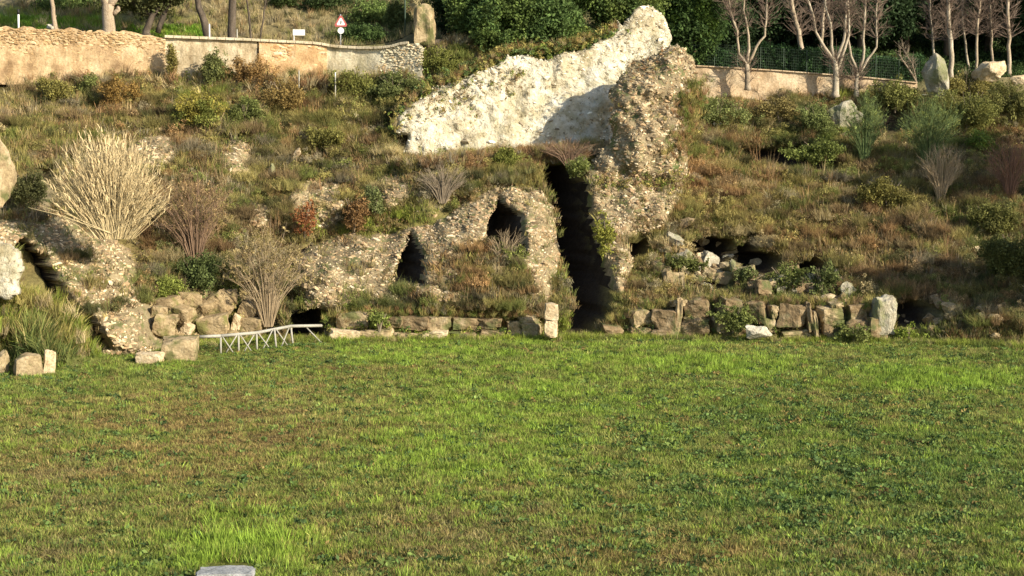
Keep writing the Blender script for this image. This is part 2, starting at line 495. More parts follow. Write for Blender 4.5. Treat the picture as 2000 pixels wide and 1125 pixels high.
FIELD = [
    (480, 835, 240, 75, 'RUST', 6), (330, 780, 130, 40, 'RUST', 3), (560, 800, 60, 20, 'TAN', 2), (250, 900, 280, 80, 'RUST', 3.4), (480, 1000, 200, 40, 'RUST', 1.5), (700, 1060, 200, 40, 'RUST', 2), (850, 980, 120, 30, 'RUST', 1.5), (120, 960, 120, 60, 'BROWN', 2), (60, 850, 80, 50, 'RUST', 1),
    (150, 740, 130, 30, 'GREEN', 2), (400, 720, 200, 20, 'GREEN', 2), (900, 690, 400, 25, 'LIME', 2.5), (700, 720, 120, 30, 'RUST', 1.2), (900, 880, 180, 100, 'LIME', 2.5),
    (700, 800, 150, 30, 'YEL', 3), (1100, 780, 200, 60, 'LIME', 1.6), (1350, 715, 140, 15, 'LIME', 5), (1480, 720, 90, 18, 'LIME', 4), (1300, 712, 60, 14, 'GREEN', 6), (1780, 740, 110, 22, 'LIME', 6), (1880, 755, 90, 22, 'LIME', 5), (1750, 735, 70, 16, 'GREEN', 5),
    (1700, 790, 180, 18, 'RUST', 1.6), (1550, 690, 300, 20, 'YEL', 1.5), (1450, 800, 160, 40, 'GREEN', 2), (1700, 880, 250, 80, 'GREEN', 2.4), (1600, 960, 250, 80, 'BLUEG', 1.6),
    (1900, 930, 150, 80, 'BLUEG', 1.2), (1250, 1080, 250, 50, 'RUST', 3.4), (900, 1040, 200, 60, 'BROWN', 2.6), (1100, 1100, 300, 30, 'RUST', 2.5), (1000, 950, 60, 40, 'RUST', 1.2), (1750, 1080, 200, 40, 'BROWN', 1.4), (1880, 1000, 60, 30, 'RUST', 1.6),
    (520, 1070, 110, 45, 'LIME', 7), (400, 1090, 60, 30, 'LIME', 5), (300, 1110, 60, 30, 'GREEN', 2), (100, 1080, 100, 50, 'BROWN', 2), (1150, 900, 150, 60, 'YEL', 1), (700, 960, 150, 50, 'OLIVE', 2),
    (1900, 820, 150, 30, 'OLIVE', 2), (1200, 980, 150, 50, 'OLIVE', 1.5), (1980, 690, 60, 20, 'DARK', 2),  # last DARK patch continues the painted shade at the far right
]


def palcol(x, y, z, blobs, basew, seed, rng, jitter=.26, drift=3.0):
    px, py = proj(x, y, z)
    W = np.zeros((len(x), len(PAL)))
    for k, v in basew.items(): W[:, IDX[k]] += v
    for cx, cy, rx, ry, k, wt in blobs:
        jx = 25 * fbm(x / 1.5, y / 1.5, 0, seed + 50, 2); jy = 14 * fbm(x / 1.5, y / 1.5, 7, seed + 51, 2)
        q = ((px + jx - cx) / rx) ** 2 + ((py + jy - cy) / ry) ** 2
        W[:, IDX[k]] += wt * np.exp(-q * 1.1)
    for k in range(len(PAL)):                       # each plant grows in drifts
        W[:, k] *= np.exp(drift * fbm(x / 1.1, y / 1.1, z / 1.1, seed + k * 7, 3))
    W /= W.sum(1, keepdims=True)
    cs = np.cumsum(W, 1)
    u = rng.random(len(x))[:, None]
    idx = np.clip((u > cs).sum(1), 0, len(PAL) - 1)
    c = PAL[idx] * .68 + (W @ PAL) * .32
    c = c * (1 + jitter * rng.standard_normal((len(x), 1))).clip(.45, 1.8)
    return c, idx


# ------------------------------------------------------------------ instancing: one object of stuff, many small plants or stones
PROTO = {}


def proto(name, V, Fc, var, mat):
    me = bpy.data.meshes.new(name)
    me.from_pydata([tuple(map(float, v)) for v in V], [], Fc)
    a = me.attributes.new('var', 'FLOAT_COLOR', 'POINT')
    c = np.ones((len(V), 4), np.float32); c[:, :3] = np.asarray(var)
    a.data.foreach_set('color', c.ravel())
    me.materials.append(mat); me.update()
    return bpy.data.objects.new(name, me)


def add_family(fam, objs):
    c = bpy.data.collections.new(fam)
    for o in objs: c.objects.link(o)
    PROTO[fam] = c


def blade_proto(name, nb, rad, h, wd, bend, rng, tipc=(1.25, 1.2, 1.0), segs=2, spread=.35):
    V = []; Fc = []; var = []
    for i in range(nb):
        a = rng.random() * 6.283; r = rad * math.sqrt(rng.random())
        bx, by = r * math.cos(a), r * math.sin(a)
        hh = h * (.55 + .6 * rng.random()); dr = a + rng.normal() * .8
        ln = bend * (.4 + rng.random()) * hh
        ww = wd * (.7 + .6 * rng.random()); pa = rng.random() * 3.14
        cx, cy = math.cos(pa) * ww / 2, math.sin(pa) * ww / 2
        b0 = len(V); k = (.7 + .6 * rng.random())
        pts = [(0, 0), (.55, .35), (1, 1)] if segs == 2 else [(0, 0), (1, 1)]
        for j, (t, q) in enumerate(pts[:-1]):
            x = bx + math.cos(dr) * ln * q; y = by + math.sin(dr) * ln * q; z = hh * t
            wj = 1 if j == 0 else .8
            V += [(x - cx * wj, y - cy * wj, z), (x + cx * wj, y + cy * wj, z)]
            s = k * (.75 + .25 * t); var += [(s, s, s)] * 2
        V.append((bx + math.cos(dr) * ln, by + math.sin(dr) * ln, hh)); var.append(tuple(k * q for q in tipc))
        if segs == 2:
            Fc += [(b0, b0 + 1, b0 + 3, b0 + 2), (b0 + 2, b0 + 3, b0 + 4)]
        else: Fc.append((b0, b0 + 1, b0 + 2))
    return proto(name, V, Fc, var, M['leaf'])


def leaf_proto(name, nl, rad, size, rng, flat=.7, asp=.6):
    V = []; Fc = []; var = []
    for i in range(nl):
        p = rng.normal(size=3); p /= np.linalg.norm(p); p *= rad * rng.random() ** .5; p[2] *= flat
        a = rng.normal(size=3); a /= np.linalg.norm(a)
        b = np.cross(a, rng.normal(size=3)); b /= np.linalg.norm(b)
        s = size * (.6 + .8 * rng.random()); k = .65 + .7 * rng.random()
        b0 = len(V)
        V += [tuple(p - a * s), tuple(p + b * s * asp), tuple(p + a * s), tuple(p - b * s * asp)]
        var += [(k, k, k)] * 2 + [(k * 1.1, k * 1.1, k)] * 2
        Fc += [(b0, b0 + 1, b0 + 2, b0 + 3)]
    return proto(name, V, Fc, var, M['leaf'])


def stone_proto(name, rng):
    import bmesh
    bm = bmesh.new(); bmesh.ops.create_icosphere(bm, subdivisions=1, radius=.5)
    V = []
    for v in bm.verts:
        p = np.array(v.co); s = np.array([1.0, .7, .62])
        p = np.sign(p) * np.abs(p / .5) ** .8 * .5 * s * (1 + .22 * rng.standard_normal())
        V.append(p)
    Fc = [tuple(x.index for x in f.verts) for f in bm.faces]
    var = [(1, 1, 1)] * len(V)
    bm.free()
    return proto(name, V, Fc, var, M['stone_inst'])


rg = np.random.default_rng(11)
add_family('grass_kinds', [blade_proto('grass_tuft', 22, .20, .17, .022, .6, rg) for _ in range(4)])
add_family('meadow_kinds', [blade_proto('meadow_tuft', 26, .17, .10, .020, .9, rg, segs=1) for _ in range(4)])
add_family('tall_kinds', [blade_proto('tall_tuft', 26, .22, .62, .026, .45, rg) for _ in range(4)])
add_family('stalk_kinds', [blade_proto('stalk_tuft', 12, .22, 1.1, .030, .18, rg, (1.3, 1.1, .9)) for _ in range(3)])
add_family('leafy_kinds', [leaf_proto('leafy_clump', 46, .30, .055, rg) for _ in range(4)])
add_family('crown_kinds', [leaf_proto('leaf_cluster', 60, .52, .085, rg, .75) for _ in range(4)])
add_family('weed_kinds', [leaf_proto('weed_clump', 22, .16, .040, rg, .35) for _ in range(4)])
add_family('stone_kinds', [stone_proto('small_stone', rg) for _ in range(6)])
add_family('twig_kinds', [blade_proto('twig_spray', 30, .12, .8, .016, .8, rg, (1, 1, 1)) for _ in range(3)])

GN = {}


def gn_group(fam):
    if fam in GN: return GN[fam]
    g = bpy.data.node_groups.new('scatter_' + fam, 'GeometryNodeTree')
    g.interface.new_socket('Geometry', in_out='INPUT', socket_type='NodeSocketGeometry')
    g.interface.new_socket('Geometry', in_out='OUTPUT', socket_type='NodeSocketGeometry')
    n, l = g.nodes, g.links
    gi = n.new('NodeGroupInput'); go = n.new('NodeGroupOutput')
    ip = n.new('GeometryNodeInstanceOnPoints')
    ci = n.new('GeometryNodeCollectionInfo'); ci.inputs[0].default_value = PROTO[fam]
    ci.inputs['Separate Children'].default_value = True; ci.inputs['Reset Children'].default_value = True
    def na(nm, t):
        a = n.new('GeometryNodeInputNamedAttribute'); a.data_type = t; a.inputs[0].default_value = nm; return a.outputs[0]
    er = n.new('FunctionNodeEulerToRotation')
    l.new(na('rot', 'FLOAT_VECTOR'), er.inputs[0])
    l.new(gi.outputs[0], ip.inputs['Points']); l.new(ci.outputs[0], ip.inputs['Instance'])
    ip.inputs['Pick Instance'].default_value = True
    l.new(na('pick', 'INT'), ip.inputs['Instance Index'])
    l.new(er.outputs[0], ip.inputs['Rotation']); l.new(na('scl', 'FLOAT_VECTOR'), ip.inputs['Scale'])
    l.new(ip.outputs[0], go.inputs[0])
    GN[fam] = g
    return g


NINST = 0


def scatter(name, fam, P, rot, scl, col, parent=None, seed=0):
    global NINST
    P = np.asarray(P, np.float32); n = len(P); NINST += n
    if parent is not None: P = P - np.array(parent.matrix_basis.translation, np.float32)
    me = bpy.data.meshes.new(name)
    me.vertices.add(n); me.vertices.foreach_set('co', P.ravel())
    def att(nm, t, key, arr):
        a = me.attributes.new(nm, t, 'POINT'); a.data.foreach_set(key, np.ascontiguousarray(arr).ravel())
    scl = np.asarray(scl, np.float32)
    if scl.ndim == 1: scl = np.repeat(scl[:, None], 3, 1)
    att('rot', 'FLOAT_VECTOR', 'vector', np.asarray(rot, np.float32)); att('scl', 'FLOAT_VECTOR', 'vector', scl)
    c = np.ones((n, 4), np.float32); c[:, :3] = col
    att('icol', 'FLOAT_COLOR', 'color', c)
    att('pick', 'INT', 'value', np.random.default_rng(seed + 5).integers(0, 100, n).astype(np.int32) % len(PROTO[fam].objects))
    o = bpy.data.objects.new(name, me); COL.objects.link(o)
    md = o.modifiers.new('scatter', 'NODES'); md.node_group = gn_group(fam)
    if parent: o.parent = parent
    tag(o, kind='stuff')
    return o


def rots(n, rng, tilt=.25):
    r = np.zeros((n, 3)); r[:, 0] = rng.normal(size=n) * tilt; r[:, 1] = rng.normal(size=n) * tilt; r[:, 2] = rng.random(n) * 6.283
    return r


# ------------------------------------------------------------------ THE GROUND
def ground_col(x, y, z, blobs, basew, seed):
    px, py = proj(x, y, z)
    W = np.zeros((len(x), len(PAL)))
    for k, v in basew.items(): W[:, IDX[k]] += v
    for cx, cy, rx, ry, k, wt in blobs:
        W[:, IDX[k]] += wt * np.exp(-(((px - cx) / rx) ** 2 + ((py - cy) / ry) ** 2) * 1.1)
    for k in range(len(PAL)): W[:, k] *= np.exp(1.5 * fbm(x / 1.1, y / 1.1, z / 1.1, seed + k * 7, 3))
    W /= W.sum(1, keepdims=True)
    return W @ PAL


def field_z(x, y):
    r = np.clip((base_f(x) - y), -20, 100)
    z = .10 * fbm(x / 6, y / 6, 0, 31, 3) + .05 * fbm(x / 1.0, y / 1.0, 0, 32, 3)
    # grassy mound in front of the left cave
    return z


gx = np.concatenate([np.linspace(-600, -64, 24), np.arange(-60, 60.1, .5), np.linspace(64, 600, 24)])
gy = np.concatenate([np.linspace(-400, 5, 20), np.arange(10, 95, .5), np.linspace(98, 900, 24)])
X, Yg = np.meshgrid(gx, gy)
Z = field_z(X, Yg)
Z = np.where(Yg > 95, -.3, Z)
FB = {'OLIVE': .9, 'GREEN': .8, 'RUST': .4, 'YEL': .5, 'LIME': .35, 'BROWN': .25, 'DARK': .12}
c = ground_col(X.ravel(), Yg.ravel(), Z.ravel(), FIELD, FB, 100) * .55
nx, ny = len(gx), len(gy)
ii = (np.arange(ny - 1)[:, None] * nx + np.arange(nx - 1)[None, :]).ravel()
fc = np.stack([ii, ii + 1, ii + nx + 1, ii + nx], 1)
tag(mk('ground', np.stack([X, Yg, Z], -1).reshape(-1, 3), fc, M['soil'], smooth_=True, col=c), kind='structure')

# the hillside: a sheet over x and height, with caves sunk into it
hx = np.concatenate([np.arange(-75, -36, .8), np.arange(-35.6, 38, .1), np.arange(38.4, 76, .8)])
nzr = 176
T_, X = np.meshgrid(np.linspace(-.04, 1, nzr), hx, indexing='ij')
Z = T_ * zt_f(X)
Yh = hill(X, Z)
SB = {'OLIVE': 1.0, 'YEL': .4, 'RUST': .5, 'TAN': .45, 'GREEN': .8, 'BROWN': .7, 'GREY': .4, 'DARK': .25}
c = ground_col(X.ravel(), Yh.ravel(), Z.ravel(), SLOPE, SB, 200) * .55 + np.array([.02, .012, 0])
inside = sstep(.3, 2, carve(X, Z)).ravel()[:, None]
c = c * (1 - inside) + np.array([.04, .03, .022]) * inside  # shade inside the caves painted into the soil colour
nx = len(hx)
ii = (np.arange(nzr - 1)[:, None] * nx + np.arange(nx - 1)[None, :]).ravel()
fc = np.stack([ii, ii + 1, ii + nx + 1, ii + nx], 1)
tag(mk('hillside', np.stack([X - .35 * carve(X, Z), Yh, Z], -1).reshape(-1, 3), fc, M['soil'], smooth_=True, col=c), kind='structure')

# the terrace above the slope and the hill rising behind it
def upper_z(x, y):
    t0 = top_f(x)
    d = np.clip(y - t0, 0, 500)
    left = sstep(-4, -7, x)
    right = sstep(9, 13, x)
    zt = zt_f(x)
    # left: the road stands at the height of the wall top (about 17.2), bank behind; right: floor level behind the low wall
    lift = left * 1.9 * sstep(.3, .8, d) + right * 1.2 * sstep(.6, 1.2, d)
    bank_l = np.interp(d, [0, 5.5, 7, 12, 30, 80, 400], [0, 0, .7, 3.2, 13, 34, 90])
    bank_r = np.interp(d, [0, 3, 8, 20, 40, 80, 400], [0, .1, .6, 4.0, 12, 30, 90])
    return zt + lift + bank_l * (1 - right) + bank_r * right + .25 * fbm(x / 3, y / 3, 0, 41, 3) * sstep(6, 9, d) + .05


ux = np.concatenate([np.arange(-160, -38, 3), np.arange(-38, 40, .5), np.arange(40, 161, 3)])
ud = np.concatenate([[-.3, 0, .15, .3, .45, .6, .8, 1.0, 1.2], np.arange(1.6, 24, .6), np.linspace(25, 300, 40)])
D_, X = np.meshgrid(ud, ux, indexing='ij')
Yu = top_f(X) + D_
Z = upper_z(X, Yu)
UB = {'TAN': 2.2, 'OLIVE': .9, 'GREY': .9, 'RUST': .7, 'GREEN': .4, 'STRAW': .5}
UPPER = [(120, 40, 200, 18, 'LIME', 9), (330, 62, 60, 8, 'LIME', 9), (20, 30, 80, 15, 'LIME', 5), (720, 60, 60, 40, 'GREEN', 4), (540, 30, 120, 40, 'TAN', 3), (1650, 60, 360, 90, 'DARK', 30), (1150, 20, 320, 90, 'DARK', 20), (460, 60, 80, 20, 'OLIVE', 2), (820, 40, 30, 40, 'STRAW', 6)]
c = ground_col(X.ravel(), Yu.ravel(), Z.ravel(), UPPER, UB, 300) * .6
nx = len(ux)
ii = (np.arange(len(ud) - 1)[:, None] * nx + np.arange(nx - 1)[None, :]).ravel()
fc = np.stack([ii, ii + 1, ii + nx + 1, ii + nx], 1)
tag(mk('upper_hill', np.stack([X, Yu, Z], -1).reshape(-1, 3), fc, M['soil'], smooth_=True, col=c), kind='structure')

# ------------------------------------------------------------------ RUINS
def patch(name, x0, x1, z0, z1, step, yfun, tfun, mat, parent, col=None, back=1.2, shear=None):
    """the skin of a mass standing out of the hill; where tfun < 0 it dives under the hill's surface"""
    xs = np.arange(x0, x1, step); zs = np.arange(z0, z1, step)
    Zg, Xg = np.meshgrid(zs, xs, indexing='ij')
    t = tfun(Xg, Zg)
    Y = yfun(Xg, Zg) - t
    nx = len(xs)
    ii = (np.arange(len(zs) - 1)[:, None] * nx + np.arange(nx - 1)[None, :]).ravel()
    fc = np.stack([ii, ii + 1, ii + nx + 1, ii + nx], 1)
    tv = t.ravel()
    keep = (tv[fc].max(1) > -back)
    Xs = Xg - (.35 * carve(Xg, Zg) if shear is None else shear(Xg, Zg))
    V = np.stack([Xs, Y, Zg], -1).reshape(-1, 3)
    fc = fc[keep]
    used, inv = np.unique(fc, return_inverse=True)
    V = V[used] - np.array(parent.location)
    o = mk(name, V, inv.reshape(fc.shape), mat, parent, True, col=None)
    o.data.materials.append(M['cave_shade'])  # faces deep in a recess get the painted shade colour
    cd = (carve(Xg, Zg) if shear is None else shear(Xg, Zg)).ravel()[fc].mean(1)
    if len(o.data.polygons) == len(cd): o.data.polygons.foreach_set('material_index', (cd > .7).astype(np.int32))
    return o


def solve_hill(px, py):
    return solve(px, py, hill0)


STONEPAL = np.array([(.64, .53, .36), (.52, .41, .26), (.70, .61, .44), (.46, .34, .21), (.36, .30, .21), (.76, .69, .54), (.50, .37, .24), (.26, .21, .14), (.30, .25, .17)]) * np.array([.74, .68, .60])


def surf_stones(name, parent, N, box, yfun, mask, rng, size=.15, pal=STONEPAL, seed=0, proud=.02):
    x = rng.uniform(box[0], box[1], N); z = rng.uniform(box[2], box[3], N)
    k = mask(x, z) > rng.random(N); x, z = x[k], z[k]
    e = .12
    y = yfun(x, z)
    gxx = (yfun(x + e, z) - yfun(x - e, z)) / (2 * e); gzz = (yfun(x, z + e) - yfun(x, z - e)) / (2 * e)
    ok = (np.abs(gxx) < 5); x, y, z, gxx, gzz = x[ok], y[ok], z[ok], gxx[ok], gzz[ok]
    n = len(x)
    yaw = np.arctan(gxx); pit = np.arctan(gzz)
    rot = np.stack([-pit * .6 + rng.normal(size=n) * .3, rng.normal(size=n) * .45, yaw + rng.normal(size=n) * .3], 1)
    s = size * np.exp(rng.normal(size=n) * .42)
    scl = np.stack([s * rng.uniform(.8, 1.5, n), s * .9, s * rng.uniform(.7, 1.1, n)], 1)
    c = pal[rng.integers(0, len(pal), n)] * rng.uniform(.65, 1.35, (n, 1))
    return scatter(name, 'stone_kinds', np.stack([x, y + proud, z], 1), rot, scl, c, parent, seed)


RUINT = []          # (box, T) of every rubble mass, so that plants can find the real surface


def make_ruin(name, label, cat, pts, out, edge, seed, mat, dens, bare=None, cave=True, group=None, size=.13, pal=STONEPAL, mask_extra=None):
    poly, T = ruin_fn(pts, out, edge, seed)
    xs = [p[0] for p in poly]; zs = [p[1] for p in poly]
    cx = sum(xs) / len(xs); bz = min(zs)
    box = (min(xs) - 1, max(xs) + 1, max(-.2, min(zs) - 1), max(zs) + 1)
    root = empty(name, (cx, float(hill0(cx, bz)), bz), label, cat, group)
    yf = hill if cave else hill0
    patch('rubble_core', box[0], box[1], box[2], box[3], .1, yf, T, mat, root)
    yfun = lambda x, z: yf(x, z) - T(x, z)
    rng = np.random.default_rng(seed)
    def mask(x, z):
        t = T(x, z); m_ = sstep(-.05, .15, t) * (carve(x, z) < .6)
        m_ = m_ * (.45 + .55 * sstep(-.45, 0, fbm(x / 1.1, z / 1.1, 0, seed + 9, 3)))
        if mask_extra is not None:
            m_ = m_ * mask_extra(*proj(x, yfun(x, z), z))
        return m_
    N = int((box[1] - box[0]) * (box[3] - box[2]) * dens * 1.35)
    surf_stones('rubble_stones', root, N, box, yfun, mask, rng, size, pal, seed)
    RUINT.append((box, T, mask))
    return root


def not_blobs(bl):
    def f(px, py):
        m_ = np.ones(len(px))
        for cx, cy, rx, ry in bl: m_ = m_ * (1 - .93 * np.exp(-(((px - cx) / rx) ** 2 + ((py - cy) / ry) ** 2) ** 2))
        return m_
    return f


make_ruin('vaulted_ruin', 'long low rubble ruin with two dark pointed niches, left of the tall dark passage', 'ruin',
          [(578, 500), (640, 468), (700, 458), (770, 455), (850, 437), (900, 400), (955, 372), (1010, 362), (1055, 368), (1078, 400), (1088, 450), (1092, 500), (1082, 560), (1075, 592), (1010, 612), (900, 610), (780, 604), (690, 606), (600, 606), (574, 560)],
          2.3, 2.0, 401, M['mortar'], 85, mask_extra=not_blobs([(935, 535, 60, 50), (900, 622, 240, 30), (1000, 575, 50, 42), (980, 350, 90, 14), (690, 515, 26, 16)]))
make_ruin('rubble_pier', 'tall rubble pier with white stones, right of the tall dark passage', 'ruin',
          [(1140, 330), (1165, 285), (1195, 235), (1260, 215), (1310, 240), (1335, 285), (1345, 350), (1322, 405), (1305, 440), (1250, 458), (1236, 520), (1215, 575), (1195, 560), (1180, 500), (1165, 450), (1152, 390)],
          1.3, 1.3, 402, M['mortar'], 75, mask_extra=not_blobs([(1345, 430, 40, 40)]))
# left ruin: a mass with its own cave
_poly, _T = ruin_fn([(-160, 440), (-20, 408), (100, 413), (180, 446), (240, 476), (266, 515), (272, 560), (300, 600), (322, 690), (255, 698), (190, 700), (60, 700), (-160, 700)], 3.2, 2.4, 403)
_cp = CV[0][0]
def leftT(x, z):
    x, z = np.broadcast_arrays(np.asarray(x, float), np.asarray(z, float))
    t = _T(x, z)
    d = sdf_poly(x + .12 * fbm(x / .5, z / .5, 0, 12, 3), z + .12 * fbm(x / .5, z / .5, 4, 13, 3), _cp)
    return np.where(t > -.5, t - 5.5 * sstep(-.05, .35, d), t)
root = empty('cave_ruin', (-22, 80, 0), 'big rounded rubble ruin at the left with a slanting dark cave in it', 'ruin')
box = (-30.5, -16, -.2, 9.5)
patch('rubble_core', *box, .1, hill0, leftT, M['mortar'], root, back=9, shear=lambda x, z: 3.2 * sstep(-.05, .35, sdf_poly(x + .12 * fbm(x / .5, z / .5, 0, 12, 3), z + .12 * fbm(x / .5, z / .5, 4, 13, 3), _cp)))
lf = lambda x, z: hill0(x, z) - leftT(x, z)
mexl = not_blobs([(150, 448, 34, 12), (215, 600, 20, 12), (60, 425, 60, 10), (-5, 530, 50, 55), (10, 670, 120, 60)])
def lmask(x, z):
    return sstep(-.05, .2, leftT(x, z)) * (.75 + .25 * sstep(-.3, .2, fbm(x, z, 0, 14, 3))) * mexl(*proj(x, lf(x, z), z)) * (sdf_poly(x, z, _cp) < .05)
surf_stones('rubble_stones', root, int(14.5 * 9.7 * 135), box, lf, lmask, np.random.default_rng(4), .15, STONEPAL * 1.1, 4)
RUINT.append((box, leftT, lmask))
wp_ = poly_on([(-60, 474), (20, 474), (38, 486), (44, 520), (40, 560), (46, 578), (-60, 584)], lf)
slab_y = lambda x, z: 77.55 + 0 * x + (z - 5) * .25

# small outcrops

for i, (cx, cy, rx, ry, lab) in enumerate([
        (298, 298, 46, 36, 'round patch of exposed white rubble just right of the dry reeds'),
        (462, 312, 36, 40, 'round patch of exposed rubble on the slope, below the grey and orange walls'),
        (508, 424, 30, 24, 'small patch of pinkish rubble left of the red creeper'),
        (625, 400, 62, 54, 'large rubble outcrop grown with a red creeper'),
        (765, 376, 36, 32, 'rounded pale rubble outcrop left of the grey stalks'),
        (1285, 405, 30, 26, 'shaded rubble knob above the small round hole')]):
    rnd = random.Random(i)
    pts = [(cx + rx * math.cos(a) * rnd.uniform(.85, 1.1), cy + ry * math.sin(a) * rnd.uniform(.85, 1.1)) for a in np.linspace(0, 2 * math.pi, 11)[:-1]]
    make_ruin('rubble_outcrop', lab, 'outcrop', pts, .55, .7, 420 + i * 5, M['mortar'], 95 if i != 3 else 70, group='rubble outcrops on the slope')

# great white vault wall: a leaning slab
def slab_solid(name, poly, yf, thick, edge, seed, mat, parent, step=.12, amp=.25, holes=()):
    xs0 = [p[0] for p in poly]; zs0 = [p[1] for p in poly]
    xs = np.arange(min(xs0) - .4, max(xs0) + .5, step); zs = np.arange(min(zs0) - .4, max(zs0) + .5, step)
    Zg, Xg = np.meshgrid(zs, xs, indexing='ij')
    jx = Xg + .2 * fbm(Xg / .7, Zg / .7, 0, seed, 3); jz = Zg + .2 * fbm(Xg / .7, Zg / .7, 3, seed + 1, 3)
    d = sdf_poly(jx, jz, poly)
    for h in holes: d = np.minimum(d, -sdf_poly(jx, jz, h))
    nx = len(xs)
    ii = (np.arange(len(zs) - 1)[:, None] * nx + np.arange(nx - 1)[None, :]).ravel()
    fc = np.stack([ii, ii + 1, ii + nx + 1, ii + nx], 1)
    dv = d.ravel()
    fc = fc[dv[fc].min(1) > -step * .2]
    t = thick * (1 - (1 - np.clip(d / edge, 0, 1)) ** 2) ** .5
    base = yf(Xg, Zg)
    nf = amp * fbm(Xg / 1.1, Zg / 1.1, 0, seed + 2, 4)
    Yf = base - t + nf; Yb = base + t + nf
    used, inv = np.unique(fc, return_inverse=True); inv = inv.reshape(fc.shape)
    A = np.stack([Xg, Yf, Zg], -1).reshape(-1, 3)[used]; B = np.stack([Xg, Yb, Zg], -1).reshape(-1, 3)[used]
    n0 = len(A)
    # side walls along the open border
    e = np.concatenate([inv[:, [0, 1]], inv[:, [1, 2]], inv[:, [2, 3]], inv[:, [3, 0]]])
    key = {}
    for a_, b_ in e.tolist():
        if (b_, a_) in key: del key[(b_, a_)]
        else: key[(a_, b_)] = 1
    side = np.array([(b_, a_, a_ + n0, b_ + n0) for a_, b_ in key])
    V = np.concatenate([A, B]) - np.array(parent.location)
    Fc = np.concatenate([inv, inv[:, ::-1] + n0, side])
    o = mk(name, V, Fc, mat, parent, True)
    def front(x, z):
        jx_ = x + .2 * fbm(x / .7, z / .7, 0, seed, 3); jz_ = z + .2 * fbm(x / .7, z / .7, 3, seed + 1, 3)
        dd = sdf_poly(jx_, jz_, poly)
        for h in holes: dd = np.minimum(dd, -sdf_poly(jx_, jz_, h))
        return yf(x, z) - thick * (1 - (1 - np.clip(dd / edge, 0, 1)) ** 2) ** .5 + amp * fbm(x / 1.1, z / 1.1, 0, seed + 2, 4), dd
    return o, front


vault_y = lambda x, z: 100.9 + (x + 7) * .24 + (z - 10) * .42
vp = [(776, 306), (798, 268), (768, 262), (775, 235), (800, 205), (850, 172), (905, 150), (960, 128), (990, 108), (1030, 108), (1062, 118), (1095, 104), (1130, 96), (1190, 72), (1200, 62), (1204, 38), (1215, 52), (1238, 16), (1268, 8), (1298, 30), (1312, 75), (1300, 110), (1290, 200), (1250, 270), (1150, 290), (1060, 300), (950, 300), (900, 308), (850, 318)]
root = empty('vault_wall', (0, 102, 9.8), 'great leaning white plastered vault wall rising to a peak under the dark tree', 'ruin')
vpoly = poly_on(vp, vault_y)
vo, vfront = slab_solid('plastered_face', vpoly, vault_y, 1.0, .4, 501, M['vault'], root, amp=.6)
rng = np.random.default_rng(9)
vm = not_blobs([(960, 255, 110, 45), (880, 270, 80, 40), (1010, 230, 60, 50)])
def vmask(x, z):
    y, d = vfront(x, z)
    px, py = proj(x, y, z)
    return (d > 0) * (.12 + .88 * np.clip(1.3 - np.clip(d, 0, 9) / 1.6, 0, 1)) * (.5 + .5 * vm(px, py)) * (.4 + .6 * (fbm(x, z, 0, 3, 3) > -.1))
WP = np.array([(.74, .68, .54), (.62, .55, .42), (.44, .36, .25), (.28, .23, .15), (.80, .75, .62)])
surf_stones('rubble_stones', root, 7500, (-9, 12, 9, 22), lambda x, z: vfront(x, z)[0], vmask, rng, .14, WP, 9)

pier_y = lambda x, z: 98.9 + (x - 8) * .10 + np.where(z > 12, (z - 12) * .55, (z - 12) * .12)
pp = [(1194, 170), (1212, 148), (1240, 120), (1280, 102), (1310, 90), (1336, 92), (1354, 108), (1360, 150), (1352, 190), (1346, 230), (1338, 270), (1345, 320), (1320, 366), (1180, 366), (1150, 330), (1178, 290), (1200, 262), (1188, 236), (1200, 214), (1190, 192)]
root = empty('upper_pier', (8, 99, 11), 'rounded rubble pier against the right end of the white vault wall', 'ruin')
ppoly = poly_on(pp, pier_y)
po, pfront = slab_solid('rubble_core', ppoly, pier_y, 1.5, 1.8, 511, M['dark_mortar'], root, amp=.8)
surf_stones('rubble_stones', root, 10500, (4, 13, 8, 19), lambda x, z: pfront(x, z)[0], lambda x, z: (pfront(x, z)[1] > .02) * (.5 + .5 * (fbm(x, z, 0, 6, 3) > -.15)), np.random.default_rng(19), .135, STONEPAL, 19)


root = empty('plaster_face', (-25, 77, 4), 'smooth white plastered wall piece at the left edge, left of the slanting cave', 'wall')
spoly = poly_on([(-60, 474), (20, 474), (38, 486), (44, 520), (40, 560), (46, 580), (-60, 588)], lambda x, z: 76.6 + 0 * x + (z - 5) * .3)
slab_solid('plastered_face', spoly, lambda x, z: 76.6 + 0 * x + (z - 5) * .3, .5, .4, 531, M['vault'], root, amp=.12)

# ------------------------------------------------------------------ rocks and blocks
_cube = None


